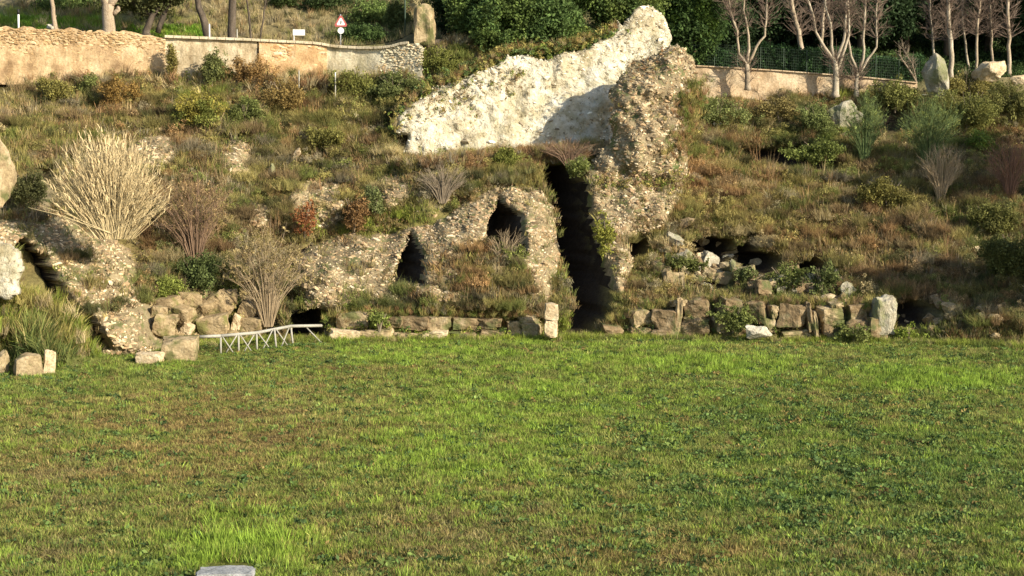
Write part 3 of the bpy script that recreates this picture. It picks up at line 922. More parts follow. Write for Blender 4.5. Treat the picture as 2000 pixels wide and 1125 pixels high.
def rock_mesh(name, sx, sy, sz, seed, boxy=.5, amp=.12, cuts=9):
    """a rock or a hewn block as one closed mesh, base at z = 0"""
    n = cuts + 1
    idx = {}; V = []; Fc = []
    g_ = np.linspace(-1, 1, n)
    def vid(p):
        k = tuple(np.round(p, 5))
        if k not in idx: idx[k] = len(V); V.append(p)
        return idx[k]
    for ax in range(3):
        for sg in (-1, 1):
            for i in range(n - 1):
                for j in range(n - 1):
                    q = []
                    for a, b_ in ((0, 0), (1, 0), (1, 1), (0, 1)):
                        p = [0, 0, 0]; p[ax] = sg; p[(ax + 1) % 3] = g_[i + a]; p[(ax + 2) % 3] = g_[j + b_]
                        q.append(vid(np.array(p, float)))
                    Fc.append(tuple(q if sg > 0 else q[::-1]))
    V = np.array(V)
    L = np.linalg.norm(V, axis=1, keepdims=True)
    sph = V / L
    P = V * (1 - boxy) * 0 + sph * (1 - boxy) * 1.18 + V * boxy
    rr = random.Random(seed * 7 + 1)
    for _ in range(3 if boxy > .9 else 9 if boxy > .6 else 16):
        nn = Vector((rr.gauss(0, 1), rr.gauss(0, 1), rr.gauss(0, 1))).normalized()
        nn = np.array(nn)
        sup = np.abs(nn).sum() if boxy > .6 else 1.0
        dd_ = sup * (rr.uniform(.74, .92) if boxy > .6 else rr.uniform(.66, .95))
        k_ = P @ nn - dd_
        P = P - np.outer(np.clip(k_, 0, None), nn)
    P = P * (1 + amp * fbm(P[:, 0] * 1.1, P[:, 1] * 1.1, P[:, 2] * 1.1 + seed * 3.3, seed, 3)[:, None] * 1.6)
    P = P * (1 + .05 * fbm(P[:, 0] * 3.5, P[:, 1] * 3.5, P[:, 2] * 3.5 + seed, seed + 8, 2)[:, None])
    P = P + .05 * np.stack([vn(P[:, 0] * 4, P[:, 1] * 4, P[:, 2] * 4, seed + k) for k in range(3)], 1) * (1.5 - boxy)
    P *= np.array([sx, sy, sz]) / 2
    P[:, 2] -= P[:, 2].min()
    return P, Fc


def block(name, px, pyb, wpx, hpx, Y, mat, label=None, cat='stone', depth=None, parent=None, seed=0, boxy=.7, amp=.1, rx=0, ry=0, rz=0, group=None, sink=.08, dy=-.15):
    """a stone whose base stands where the photograph shows it, at distance Y"""
    if Y is None:
        xq, Yq, zq = solve(np.array([px]), np.array([pyb]), hill)
        Y = float(Yq[0]) + dy
    x, _y, z = unproj(px, pyb, Y)
    s = Y / F
    W_, H_ = wpx * s, hpx * s
    D_ = depth if depth else min(W_, H_) * 1.1
    P, Fc = rock_mesh(name, W_, D_, H_, seed, boxy, amp)
    P[:, 2] -= sink
    R = np.array(Euler((rx, ry, rz)).to_matrix())
    P[:, 2] -= H_ / 2; P = P @ R.T; P[:, 2] += H_ / 2
    loc = np.array([float(x), Y, float(z)])
    if parent is not None: loc = loc - np.array(parent.location)
    o = mk(name, P, Fc, mat, parent, False, loc=tuple(loc))
    if label: tag(o, label, cat, group)
    return o


def gY(py):       # distance at which the flat field is seen at row py
    v = (562.5 - py) / F
    return -CAMZ / ((SP + CP * v) / (CP - SP * v))


pile = [
    (365, 600, 52, 34, 90.2, 'large tan block near the top of the fallen pile, left of the upright mossy one', .1, .2),
    (394, 590, 20, 30, 90.0, 'small upright mossy yellow block at the top of the fallen pile', 0, .05),
    (405, 614, 34, 30, 89.0, 'grey green block in the middle of the fallen pile, under the upright mossy one', .3, -.3),
    (433, 618, 36, 48, 89.2, 'tilted block with an orange top in the middle of the fallen pile', .2, -.6),
    (326, 602, 54, 24, 89.5, 'flat mossy slab at the upper left of the fallen pile', .1, -.15),
    (311, 622, 32, 26, 88.3, 'greyish violet block at the left edge of the fallen pile', 0, .1),
    (322, 656, 46, 46, 87.3, 'tall pinkish block at the lower left of the fallen pile', .1, .25),
    (354, 632, 44, 36, 88.0, 'pinkish block with a flat face, left of the centre of the fallen pile', .2, .3),
    (367, 652, 20, 24, 87.0, 'small pale block at the foot of the fallen pile, left of the wide one', 0, .4),
    (420, 652, 56, 40, 87.4, 'wide pinkish boulder in front of the fallen pile, behind the railing', .1, -.12),
    (453, 602, 24, 36, 89.6, 'narrow yellow block standing upright at the upper right of the fallen pile', 0, -.2),
    (463, 646, 18, 32, 87.0, 'thin pale stone standing on end beside the wide boulder', 0, .15),
    (484, 628, 34, 40, 88.4, 'pointed mossy block at the right of the fallen pile', .2, .5),
    (493, 646, 50, 28, 87.2, 'low rounded mossy stone at the right foot of the fallen pile', 0, 0),
    (448, 656, 26, 14, 86.6, 'small flat stone at the foot of the wide boulder', 0, 0),
    (478, 598, 30, 24, 90.0, 'grey block at the top right of the fallen pile, under the shrub', .1, .3),
    (340, 586, 34, 22, 91.0, 'half buried tan block at the very top left of the fallen pile', 0, -.2),
    (420, 592, 26, 22, 90.5, 'grey block wedged behind the orange topped one', .2, .2),
    (388, 640, 26, 24, 87.6, 'shaded brown stone between the pinkish blocks of the fallen pile', .4, -.4),
]
for i, (px, pb, w_, h_, Y, lab, rx, ry) in enumerate(pile):
    block('fallen_block', px, pb, w_ * .97, h_ * .97, None, M['piletufa'] if i not in (8, 11) else M['tufa_plain'], lab, 'stone block', depth=max(w_, h_) * .028, seed=30 + i, boxy=.72, amp=.16, rx=rx, ry=ry, rz=random.Random(i).uniform(-.5, .5), group='blocks of the fallen pile behind the railing', dy=-.35)

Yb = gY(700)
block('stone_block', 352, 702, 68, 44, 79.6, M['tufa'], 'big square mossy block at the left end of the railing', 'stone block', 1.6, seed=60, boxy=.85, amp=.07, rz=.12)
block('stone_block', 292, 712, 50, 26, 78.2, M['tufa_plain'], 'small pale squared block left of the big mossy block', 'stone block', 1.0, seed=61, boxy=.88, amp=.06, rz=-.1)
block('stone_block', 228, 716, 58, 8, 77.6, M['tufa_plain'], 'low pale kerb stone sunk in the grass left of the small squared block', 'stone block', .5, seed=62, boxy=.85, amp=.08, rz=.06)
block('stone_block', 4, 738, 26, 62, 74.2, M['tufa'], 'upright rounded block cut by the left edge of the picture', 'stone block', .9, seed=63, boxy=.6)
block('stone_block', 56, 740, 52, 50, 74.0, M['tufa'], 'tan squared block in the grass near the left edge', 'stone block', 1.0, seed=64, boxy=.8, amp=.08, rz=.4)
block('stone_block', 98, 732, 22, 50, 74.6, M['tufa_plain'], 'narrow upright pale stone right of the tan squared block', 'stone block', .5, seed=65, boxy=.7, rz=.3, ry=.1)
block('stone_block', 30, 752, 44, 12, 73.2, M['greyrock'], 'low flat grey stone in the grass at the left edge', 'stone block', .6, seed=66, boxy=.6)
block('foreground_slab', 442, 1128, 108, 17, 39.0, M['slab'], 'long flat grey slab lying in bright grass at the bottom edge', 'stone slab', .75, seed=67, boxy=.94, amp=.10, rz=.12, sink=.03)
block('boulder', 1722, 657, 42, 68, None, M['greyrock'], 'tall pale boulder at the right end of the block wall, beside the dark recess', 'boulder', 1.5, seed=74, boxy=.62, amp=.25, ry=.1)
block('boulder', 1480, 660, 56, 28, 86.0, M['whiterock'], 'low white boulder at the foot of the block wall', 'boulder', .8, seed=71, boxy=.35, amp=.2)
block('boulder', 1656, 580, 34, 34, None, M['greyrock'], 'round pale boulder on top of the block wall near its right end', 'boulder', .9, seed=72, boxy=.3, amp=.15)
block('boulder', 1312, 512, 30, 24, None, M['whiterock'], 'small cream boulder right of the round hole', 'boulder', .6, seed=73, boxy=.5, amp=.15, ry=.4)
block('boulder', 1362, 530, 18, 32, None, M['whiterock'], 'small slanting pale stone under the dark hollow', 'boulder', .4, seed=74, boxy=.5, amp=.15, ry=-.5)
block('boulder', 1285, 495, 30, 10, None, M['whiterock'], 'thin pale splinter of rock right of the round hole', 'boulder', .3, seed=75, boxy=.6, ry=.5)
block('boulder', 1552, 556, 22, 14, None, M['greyrock'], 'small grey stone among the ivy above the block wall', 'boulder', .4, seed=76, boxy=.5)
block('standing_rock', 1827, 196, 54, 88, 109.2, M['greyrock'], 'tall rounded lichen covered rock at the right end of the low wall', 'rock', 1.6, seed=77, boxy=.45, amp=.14)
block('boulder', 1937, 160, 62, 38, 110.5, M['tufa_plain'], 'broad pinkish rock right of the tall rounded rock', 'boulder', 1.4, seed=78, boxy=.5, amp=.2)
block('boulder', 1992, 164, 40, 24, 110.5, M['tufa_plain'], 'low pale rock at the right edge under the trees', 'boulder', .8, seed=79, boxy=.5, amp=.2)
block('boulder', 103, 58, 22, 14, 110.2, M['whiterock'], 'small pale stone at the foot of the thin tree above the wall', 'boulder', .5, seed=80, boxy=.4)
block('rock_pillar', -8, 402, 66, 150, 84.5, M['tufa'], 'tall pale rock pillar cut by the left edge, left of the dry reeds', 'rock', 2.0, seed=81, boxy=.5, amp=.12, ry=.08)
block('boulder', 531, 345, 14, 28, None, M['greyrock'], 'small grey upright stone on the slope left of the outcrop with the creeper', 'boulder', .4, seed=82, boxy=.5)
block('boulder', 582, 310, 14, 24, None, M['tufa_plain'], 'thin pinkish stone leaning on the slope', 'boulder', .4, seed=83, boxy=.5, ry=.5)
block('boulder', 1908, 488, 14, 12, None, M['tufa_plain'], 'tiny pale stone on the right slope above the dark hollow', 'boulder', .3, seed=84, boxy=.4)
block('rock_face', 1640, 258, 78, 70, None, M['greyrock'], 'fan shaped pale rock face between green bushes below the low wall', 'rock', 1.6, seed=85, boxy=.4, amp=.3, ry=.1, dy=.35)
block('dropped_paper', 1403, 248, 20, 7, None, M['white'], 'small piece of white litter on the right slope', 'litter', .1, seed=86, boxy=.9, amp=.05, sink=-.12)

rng = np.random.default_rng(12); n = 420
px = rng.uniform(296, 508, n); py = rng.uniform(585, 662, n)
xq, yq, zq = solve(px, py, hill)
scatter('pile_rubble', 'stone_kinds', np.stack([xq, yq - .1, zq], 1), rots(n, rng, .6), rng.uniform(.2, .5, n), np.array([(.36, .27, .15), (.28, .20, .11), (.44, .34, .2)])[rng.integers(0, 3, n)], None, 3)

# lower walls of big blocks
wr = empty('block_wall', (9, 87, 0), 'ruined wall of big brown tufa blocks along the field, right of the dark passage', 'wall')
rnd = random.Random(5)

BW = [(1196, 655, 40, 22, 'brown'), (1247, 634, 36, 32, 'tufa'), (1247, 657, 44, 22, 'brown'), (1296, 640, 46, 36, 'brown'), (1300, 658, 50, 20, 'brown'), (1326, 650, 14, 66, 'tufa'),
      (1362, 616, 46, 34, 'brown'), (1358, 655, 54, 38, 'brown'), (1402, 645, 20, 28, 'tufa'), (1428, 620, 44, 40, 'brown'), (1432, 655, 46, 34, 'brown'), (1478, 628, 40, 40, 'brown'),
      (1508, 620, 16, 26, 'tufa'), (1500, 648, 28, 30, 'tufa'), (1548, 640, 52, 46, 'brown'), (1550, 660, 58, 20, 'tufa'), (1578, 650, 12, 60, 'brown'), (1618, 622, 46, 26, 'tufa'),
      (1622, 655, 48, 34, 'brown'), (1628, 600, 26, 14, 'tufa'), (1668, 622, 36, 34, 'brown'), (1672, 658, 44, 36, 'brown'), (1706, 660, 34, 40, 'brown'), (1592, 655, 10, 50, 'tufa'), (1322, 596, 26, 12, 'tufa')]
for i, (px, pb, w_, h_, k) in enumerate(BW):
    xx = (px - 1000) / F * 87
    block('stone', px, pb, w_, h_, float(base_f(xx)) - .25 + rnd.uniform(-.25, .2) + (0.3 if pb < 640 else 0), M['brown_tufa'] if k == 'brown' else M['tufa'], depth=1.3, parent=wr, seed=100 + i, boxy=.86, amp=.16, rz=rnd.uniform(-.3, .3), ry=rnd.uniform(-.12, .12), rx=rnd.uniform(-.1, .15))
wc = empty('low_block_wall', (-3, 87, 0), 'low crumbling wall of tufa blocks along the field, between the railing and the passage', 'wall')
BC = [(690, 640, 60, 32, 'tufa'), (676, 668, 60, 26, 'pale'), (738, 664, 56, 24, 'tufa'), (765, 638, 50, 22, 'brown'), (812, 641, 56, 26, 'brown'), (800, 662, 60, 16, 'tufa'), (850, 660, 52, 16, 'pale'), (862, 642, 44, 26, 'tufa'),
      (908, 640, 50, 24, 'brown'), (905, 661, 56, 16, 'brown'), (958, 638, 44, 20, 'brown'), (962, 660, 50, 18, 'brown'), (1006, 655, 34, 30, 'tufa'), (1040, 658, 36, 28, 'tufa'), (1030, 632, 40, 18, 'tufa')]
for i, (px, pb, w_, h_, k) in enumerate(BC):
    block('stone', px, pb, w_, h_, float(base_f((px - 1000) / F * 88)) - .2 + rnd.uniform(-.2, .2) + (0.25 if pb < 645 else 0), {'brown': M['brown_tufa'], 'tufa': M['tufa'], 'pale': M['tufa_plain']}[k], depth=1.3, parent=wc, seed=140 + i, boxy=.86, amp=.16, rz=rnd.uniform(-.25, .25), ry=rnd.uniform(-.08, .08))
up = empty('upright_block', tuple(float(v) for v in unproj(1076, 655, 86.6)), 'upright orange tufa jamb of two blocks at the left foot of the dark passage', 'stone block')
block('stone', 1076, 656, 26, 34, 86.6, M['tufa_plain'], depth=.9, parent=up, seed=160, boxy=.88, amp=.06)
block('stone', 1077, 624, 27, 32, 86.6, M['tufa_plain'], depth=.9, parent=up, seed=161, boxy=.88, amp=.06, sink=.02)

# ------------------------------------------------------------------ railing
fe = empty('railing', (-15, 83.5, 0), 'pale wooden railing with crossed braces in front of the dark doorway', 'railing')
posts = [((431, 657), (431, 693)), ((466, 654.5), (466, 692)), ((501, 651), (502, 689)), ((536, 643), (540, 685)), ((568, 638), (573, 679))]
FY = [81.6, 82.0, 82.7, 83.5, 84.9]
PT = []
for (t, b_), Y in zip(posts, FY):
    pb_ = Vector([float(v) for v in unproj(b_[0], b_[1], Y)]); pt_ = Vector([float(v) for v in unproj(t[0], t[1], Y)])
    pb_.z = min(pb_.z, 0) - .1
    PT.append((pt_, pb_))
    MB().tube([pb_, pt_], [.055, .05], 8).build('post', M['fence'], fe, True)
a0 = Vector([float(v) for v in unproj(390, 659, 81.2)]); a1 = Vector([float(v) for v in unproj(628, 637, 86.6)])
for (p, q) in ((a0, PT[0][0]), (PT[0][0], PT[2][0]), (PT[2][0], PT[4][0]), (PT[4][0], a1)):
    MB().tube([p + Vector((0, -.02, .03)), q + Vector((0, -.02, .03))], [.085, .085], 8).build('rail', M['fence'], fe, True)
for i in range(4):
    (t0, b0), (t1, b1) = PT[i], PT[i + 1]
    k = .1
    MB().tube([t0.lerp(t1, k) + Vector((0, -.05, 0)), b0.lerp(b1, 1 - k * 1.6) + Vector((0, -.05, 0))], [.034, .034], 6).build('brace', M['fence'], fe, True)
    MB().tube([t1.lerp(t0, k) + Vector((0, .03, 0)), b1.lerp(b0, 1 - k * 1.6) + Vector((0, .03, 0))], [.034, .034], 6).build('brace', M['fence'], fe, True)
MB().tube([Vector([float(v) for v in unproj(598, 639, 85.8)]), Vector([float(v) for v in unproj(634, 676, 85.9)])], [.04, .04], 6).build('brace', M['fence'], fe, True)

# ------------------------------------------------------------------ retaining wall above the slope, left
rw = empty('retaining_wall', (-20, 107.5, 15), 'long patched retaining wall with a pale coping, above the left slope', 'wall')


def wall_seg(name, mat, pts_top, pts_bot, Yf, th, parent, jag=0, seed=0, step=.25):
    xs = np.arange(pts_top[0][0], pts_top[-1][0] + .1, 6)
    tp = np.interp(xs, [p[0] for p in pts_top], [p[1] for p in pts_top]); bp = np.interp(xs, [p[0] for p in pts_bot], [p[1] for p in pts_bot])
    NZ = 14
    V = []; Ft = []
    n = len(xs)
    yy = Yf(xs)
    tx, _, tz = unproj(xs, tp, yy); bx, _, bz = unproj(xs, bp, yy)
    tz = tz + jag * fbm(xs / 12, 0 * xs, 0, seed, 3)
    prof = []
    for j in range(NZ + 1):
        f = j / NZ; prof.append((f, 0))
    rows = []
    for f, o in prof:
        z = bz + (tz - bz) * f; x = bx + (tx - bx) * f
        y = yy + .10 * fbm(x / .8, z / .8, 0, seed + 1, 4) + .15 * (f - .5)
        rows.append(np.stack([x, y, z], 1))
    rows.append(np.stack([tx, yy + th, tz], 1)); rows.append(np.stack([bx, yy + th, bz], 1))
    V = np.concatenate(rows); R = len(rows)
    Fc = []
    for j in range(R):
        j2 = (j + 1) % R
        for i in range(n - 1): Fc.append((j * n + i, j * n + i + 1, j2 * n + i + 1, j2 * n + i))
    Fc.append(tuple(j * n for j in range(R))); Fc.append(tuple(j * n + n - 1 for j in reversed(range(R))))
    return mk(name, V - np.array(parent.location), Fc, mat, parent, False)


Yw = lambda px: np.interp(px, [-200, 300, 640, 700, 760, 830], [104, 107.0, 107.6, 107.3, 106.6, 105.6])
topc = [(-200, 36), (0, 52), (100, 56), (160, 58), (250, 64), (320, 73), (400, 76), (480, 79), (560, 83), (620, 86), (650, 92), (700, 95), (740, 95), (765, 92), (785, 86), (815, 84), (830, 92)]
botc = [(-200, 165), (830, 165)]
cut = lambda a, b_, cc: [(a, float(np.interp(a, [p[0] for p in cc], [p[1] for p in cc])))] + [p for p in cc if a < p[0] < b_] + [(b_, float(np.interp(b_, [p[0] for p in cc], [p[1] for p in cc])))]
for nm, mt, a, b_, jg in (('masonry', 'wall_ochre', -200, 322, .22), ('masonry', 'wall_grey', 322, 506, 0), ('masonry', 'wall_orange', 506, 638, 0), ('masonry', 'wall_pale', 638, 824, .05)):
    wall_seg(nm, M[mt], cut(a, b_, topc), cut(a, b_, botc), lambda p, a=a: Yw(p) + {-200: .0, 322: .05, 506: -.05, 638: 0.02}[a], .7, rw, jg, 600 + a)
# coping: slabs laid along the wall top
cx_ = list(range(322, 800, 17))
for a, b_ in zip(cx_[:-1], cx_[1:]):
    q = []
    for p in (a + .6, b_ - .6):
        t = float(np.interp(p, [k[0] for k in topc], [k[1] for k in topc])); Y = float(Yw(p))
        x, _, z = unproj(p, t, Y); q.append((float(x), Y, float(z)))
    mb = MB(); b0 = len(mb.v)
    for (x, y, z) in q:
        for dy, dz in ((-.13, -.02), (.75, -.02), (.75, .13), (-.13, .15)): mb.v.append(Vector((x, y + dy, z + dz)))
    mb.f += [(0, 1, 2, 3), (7, 6, 5, 4), (0, 4, 5, 1), (1, 5, 6, 2), (2, 6, 7, 3), (3, 7, 4, 0)]
    mb.build('coping_stone', M['coping'], rw)
# rubble and stones in the ochre part and at the crumbled right end
rng = np.random.default_rng(77)
def wstones(name, n, x0, x1, pal, s, lo=.0, hi=1.0, seed=0):
    px = rng.uniform(x0, x1, n); f = rng.uniform(lo, hi, n)
    tp = np.interp(px, [p[0] for p in topc], [p[1] for p in topc]) + 2
    py = tp + (162 - tp) * (1 - f)
    Y = Yw(px) + .03
    x, _, z = unproj(px, py, Y)
    sc = s * np.exp(rng.normal(size=n) * .3)
    return scatter(name, 'stone_kinds', np.stack([x, Y, z], 1), np.stack([rng.normal(size=n) * .1, rng.normal(size=n) * .12, rng.normal(size=n) * .1], 1), np.stack([sc * 1.4, sc * .6, sc * .9], 1), pal[rng.integers(0, len(pal), n)] * rng.uniform(.8, 1.15, (n, 1)), rw, seed)
wstones('facing_stones', 1100, -150, 322, np.array([(.62, .43, .22), (.50, .33, .16), (.74, .57, .35), (.44, .30, .17)]), .12, seed=3)
wstones('top_stones', 900, -150, 322, np.array([(.36, .23, .11), (.48, .33, .17), (.62, .46, .27)]), .15, .72, 1.0, seed=4)
wstones('orange_stones', 650, 508, 636, np.array([(.60, .38, .18), (.70, .50, .28), (.50, .30, .14), (.74, .60, .40)]), .19, seed=5)
wstones('end_stones', 500, 745, 826, np.array([(.66, .58, .40), (.50, .38, .22), (.72, .66, .48)]), .14, seed=7)

# ------------------------------------------------------------------ low wall, right
lw = empty('low_wall', (18, 111.5, 14), 'long low pinkish wall in front of the dark hedge, upper right', 'wall')
tl = [(1330, 128), (1370, 130), (1440, 134), (1520, 139), (1600, 145), (1700, 153), (1795, 163)]
wall_seg('masonry', M['pinkwall'], [(p[0], p[1]) for p in tl], [(1330, 190), (1795, 205)], lambda p: 111.6 + 0 * p, .5, lw, .03, 700)
cx_ = list(range(1336, 1795, 24))
for a, b_ in zip(cx_[:-1], cx_[1:]):
    q = []
    for p in (a + .6, b_ - .6):
        t = float(np.interp(p, [k[0] for k in tl], [k[1] for k in tl])); x, _, z = unproj(p, t, 111.6); q.append((float(x), 111.6, float(z)))
    mb = MB()
    for (x, y, z) in q:
        for dy, dz in ((-.08, 0), (.55, 0), (.55, .07), (-.08, .08)): mb.v.append(Vector((x, y + dy, z + dz)))
    mb.f += [(0, 1, 2, 3), (7, 6, 5, 4), (0, 4, 5, 1), (1, 5, 6, 2), (2, 6, 7, 3), (3, 7, 4, 0)]
    mb.build('coping_stone', M['pinkwall'], lw)
mf = empty('mesh_fence', (18, 112.6, 16), 'dark green mesh fence standing behind the low wall', 'fence')
for p in range(1350, 1800, 45):
    x, _, z = unproj(p, 130 + (p - 1350) * .07, 112.5)
    MB().tube([(float(x), 112.5, float(z) - .6), (float(x), 112.5, float(z) + 1.75)], [.035, .035], 6).build('fence_post', M['darkmetal'], mf)
mb = MB()
x0, _, z0 = unproj(1350, 128, 112.5); x1, _, z1 = unproj(1795, 160, 112.5)
p0 = Vector((float(x0), 112.5, float(z0))); p1 = Vector((float(x1), 112.5, float(z1)))
for k in range(9): mb.tube([p0 + Vector((0, 0, .1 + k * .19)), p1 + Vector((0, 0, .1 + k * .19))], [.007, .007], 3, False)
for k in range(110):
    p = p0.lerp(p1, k / 109); mb.tube([p, p + Vector((0, 0, 1.65))], [.006, .006], 3, False)
mb.build('wire_mesh', M['darkmetal'], mf)

# ------------------------------------------------------------------ signs and poles on the road
def P3(px, py, Y): return Vector([float(v) for v in unproj(px, py, Y)])
sg = empty('warning_sign', tuple(P3(665, 93, 108.9)), 'red bordered triangular warning sign on a grey pole behind the wall', 'road sign')
Ys = 108.9
pb_, pt_ = P3(665, 96, Ys), P3(665, 28, Ys); pb_.z -= .5
MB().tube([pb_, pt_], [.045, .045], 8).build('pole', M['pole'], sg, True)
def tri(name, mat, c_, r, y0, th):
    mb = MB(); vs = []
    for dy in (0, th):
        for a in (90, 210, 330):
            for da in (-9, 9):
                q = math.radians(a + da); vs.append(Vector((c_.x + r * math.cos(q), c_.y + y0 + dy, c_.z + r * math.sin(q))))
    mb.v = vs; mb.f = [tuple(reversed(range(6)))[::-1], tuple(range(6, 12))[::-1]] + [(k, (k + 1) % 6, (k + 1) % 6 + 6, k + 6) for k in range(6)]
    return mb.build(name, mat, sg)
ctr = P3(666, 44, Ys)
tri('sign_plate', M['red'], ctr, .46, -.10, .03); tri('sign_face', M['white'], ctr, .30, -.115, .012)
mb = MB(); mb.box((ctr.x, ctr.y - .12, ctr.z - .02), (.05, .006, .22)); mb.box((ctr.x + .06, ctr.y - .12, ctr.z + .03), (.1, .006, .04), 0); mb.build('sign_symbol', M['black'], sg)
c2 = P3(666, 60, Ys)
mb = MB()
for y0, r in ((-.10, .22),):
    n = 20; b0 = 0
    for dy in (0, .03):
        for k in range(n): mb.v.append(Vector((c2.x + r * math.cos(2 * math.pi * k / n), c2.y + y0 + dy, c2.z + r * math.sin(2 * math.pi * k / n))))
    mb.f = [tuple(range(n)), tuple(reversed(range(n, 2 * n)))] + [(k, (k + 1) % n, (k + 1) % n + n, k + n) for k in range(n)]
mb.build('round_plate', M['white'], sg)
bs = empty('notice_board', tuple(P3(574, 85, 108.6)), 'small blank white rectangular board on a thin white post behind the wall', 'sign')
a = P3(574, 86, 108.6); t = P3(574, 57, 108.6); a.z -= .4
MB().tube([a, t], [.035, .035], 6).build('post', M['white'], bs)
c_ = P3(584, 63.5, 108.6); MB().box((c_.x, c_.y - .05, c_.z), (.82, .03, .40)).build('board', M['white'], bs)


def pole(name, label, px, pb, pt, Y, r, mat, dark=None):
    a = P3(px, pb, Y); t = P3(px, pt, Y)
    e = empty(name, tuple(a), label, 'post')
    a2 = a.copy(); a2.z -= .4
    MB().tube([a2, t], [r, r], 8).build('shaft', mat, e, True)
    if dark: MB().tube([t, t + Vector((0, 0, .35))], [r * 1.15, r * 1.15], 8).build('cap', dark, e, True)
    else: MB().tube([t, t + Vector((0, 0, .05))], [r * 1.2, r * .6], 8).build('cap', mat, e, True)
pole('marker_post', 'short white road post with a dark cap at the upper left', 36, 54, 28, 109.5, .07, M['white'], M['black'])
pole('marker_post', 'thin white post beside the leaning dark trunk', 409, 77, 48, 108.8, .05, M['white'])
pole('marker_post', 'thin pale post right of the upright dark trunk', 463, 79, 58, 108.8, .045, M['fence'])
pole('lamp_pole', 'tall thin green pole left of the pale stone pillar', 791, 90, -60, 109.0, .055, M['darkmetal'])
pole('slope_pole', 'thin pale pole standing in the weeds below the orange wall', 584, 200, 138, 105.0, .035, M['fence'])
pole('slope_pole', 'thin pale pole with a white top in the weeds below the pale wall', 655, 212, 152, 104.5, .035, M['fence'], M['white'])

# ------------------------------------------------------------------ house fragments above
hs = empty('house', (-8, 124, 20), 'cream house with dark windows cut by the top edge, above the road', 'building')
hY = 124.0
def wbox(name, mat, px0, px1, py0, py1, Y, th, parent):
    a = P3(px0, py0, Y); b2 = P3(px1, py1, Y)
    return MB().box(((a.x + b2.x) / 2, Y + th / 2, (a.z + b2.z) / 2), (abs(b2.x - a.x), th, abs(a.z - b2.z))).build(name, mat, parent)
for a, b2 in ((706, 745), (752, 771), (780, 813), (822, 850)): wbox('wall', M['render_wall'], a, b2, -60, 10 if a > 751 else 4, hY, .5, hs)
wbox('wall', M['render_wall'], 706, 850, -120, -60, hY + .02, .5, hs)
for a, b2 in ((771, 780), (813, 822)): wbox('window', M['darkglass'], a, b2, -60, 11, hY + .25, .2, hs)
wbox('window', M['darkglass'], 745, 752, -60, 8, hY + .25, .2, hs)
wbox('side_wall', M['render_wall'], 706, 850, -120, 10, hY + 6, .3, hs)
rsf = wbox('roof', M['wall_orange'], 700, 856, -128, -120, hY - .3, 7, hs)
block('gate_pillar', 830, 92, 36, 70, 107.7, M['tufa'], 'broad pale stone pillar beside the dark tree, above the end of the wall', 'pillar', 1.2, seed=90, boxy=.75, amp=.25)
block('wall_stub', 846, 106, 46, 28, 108.3, M['darkbark'], 'low stub of wall, painted dark for the shade under the dark tree at the end of the retaining wall', 'wall', 1.2, seed=91, boxy=.8, amp=.1)  # stub of wall with the shade of its corner in its colour

# ------------------------------------------------------------------ TREES
def limb_tree(px, pyb, Y, r0, paths, mat, name, label, cat, twigmat=None, twigs=0, seed=0, group=None, root_z=.4, twiglen=1.3):
    """trunk and limbs follow the outline seen; every path is a list of (px, py, radius, depth offset)"""
    base = P3(px, pyb, Y)
    e = empty(name, tuple(base), label, cat, group)
    rnd = random.Random(seed)
    mb = MB()
    ends = []
    for k, pth in enumerate(paths):
        pts = []; rad = []
        for i, q in enumerate(pth):
            p = P3(q[0], q[1], Y + (q[3] if len(q) > 3 else 0)); pts.append(p); rad.append(q[2])
        if k == 0: pts.insert(0, pts[0] - Vector((0, 0, root_z))); rad.insert(0, rad[0] * 1.35)
        # refine and wobble
        fp = []; fr = []
        for i in range(len(pts) - 1):
            m_ = max(2, int((pts[i + 1] - pts[i]).length / .5))
            for j in range(m_):
                t = j / m_
                w_ = 0 if (j == 0) else .05
                fp.append(pts[i].lerp(pts[i + 1], t) + Vector((rnd.uniform(-w_, w_), rnd.uniform(-w_, w_), 0))); fr.append(rad[i] * (1 - t) + rad[i + 1] * t)
        fp.append(pts[-1]); fr.append(rad[-1])
        mb.tube(fp, fr, 8)
        ends.append((fp, fr))
    mb.build('trunk', mat, e, True)
    if twigs:
        tb = MB(); twigs = int(twigs * 2.2)
        for _ in range(twigs):
            fp, fr = ends[rnd.randrange(len(ends))]
            i = rnd.randrange(int(len(fp) * .45), len(fp)); p = fp[i]
            d = Vector((rnd.gauss(0, .7), rnd.gauss(0, .5), rnd.uniform(.2, 1.2))).normalized()
            L = twiglen * rnd.uniform(.5, 1.4)
            q = p + d * L * .5 + Vector((0, 0, .05)); r_ = q + (d + Vector((rnd.gauss(0, .3), rnd.gauss(0, .3), .3))).normalized() * L * .5
            tb.tube([p, q, r_], [.018, .011, .004], 4, False)
            for _k in range(3):
                d2 = (d + Vector((rnd.gauss(0, .6), rnd.gauss(0, .6), rnd.gauss(.1, .4)))).normalized()
                s_ = p.lerp(q, rnd.uniform(.3, 1)); tb.tube([s_, s_ + d2 * L * rnd.uniform(.3, .6)], [.011, .004], 3, False)
        tb.build('twigs', twigmat or mat, e, False)['kind'] = 'stuff'
    return e


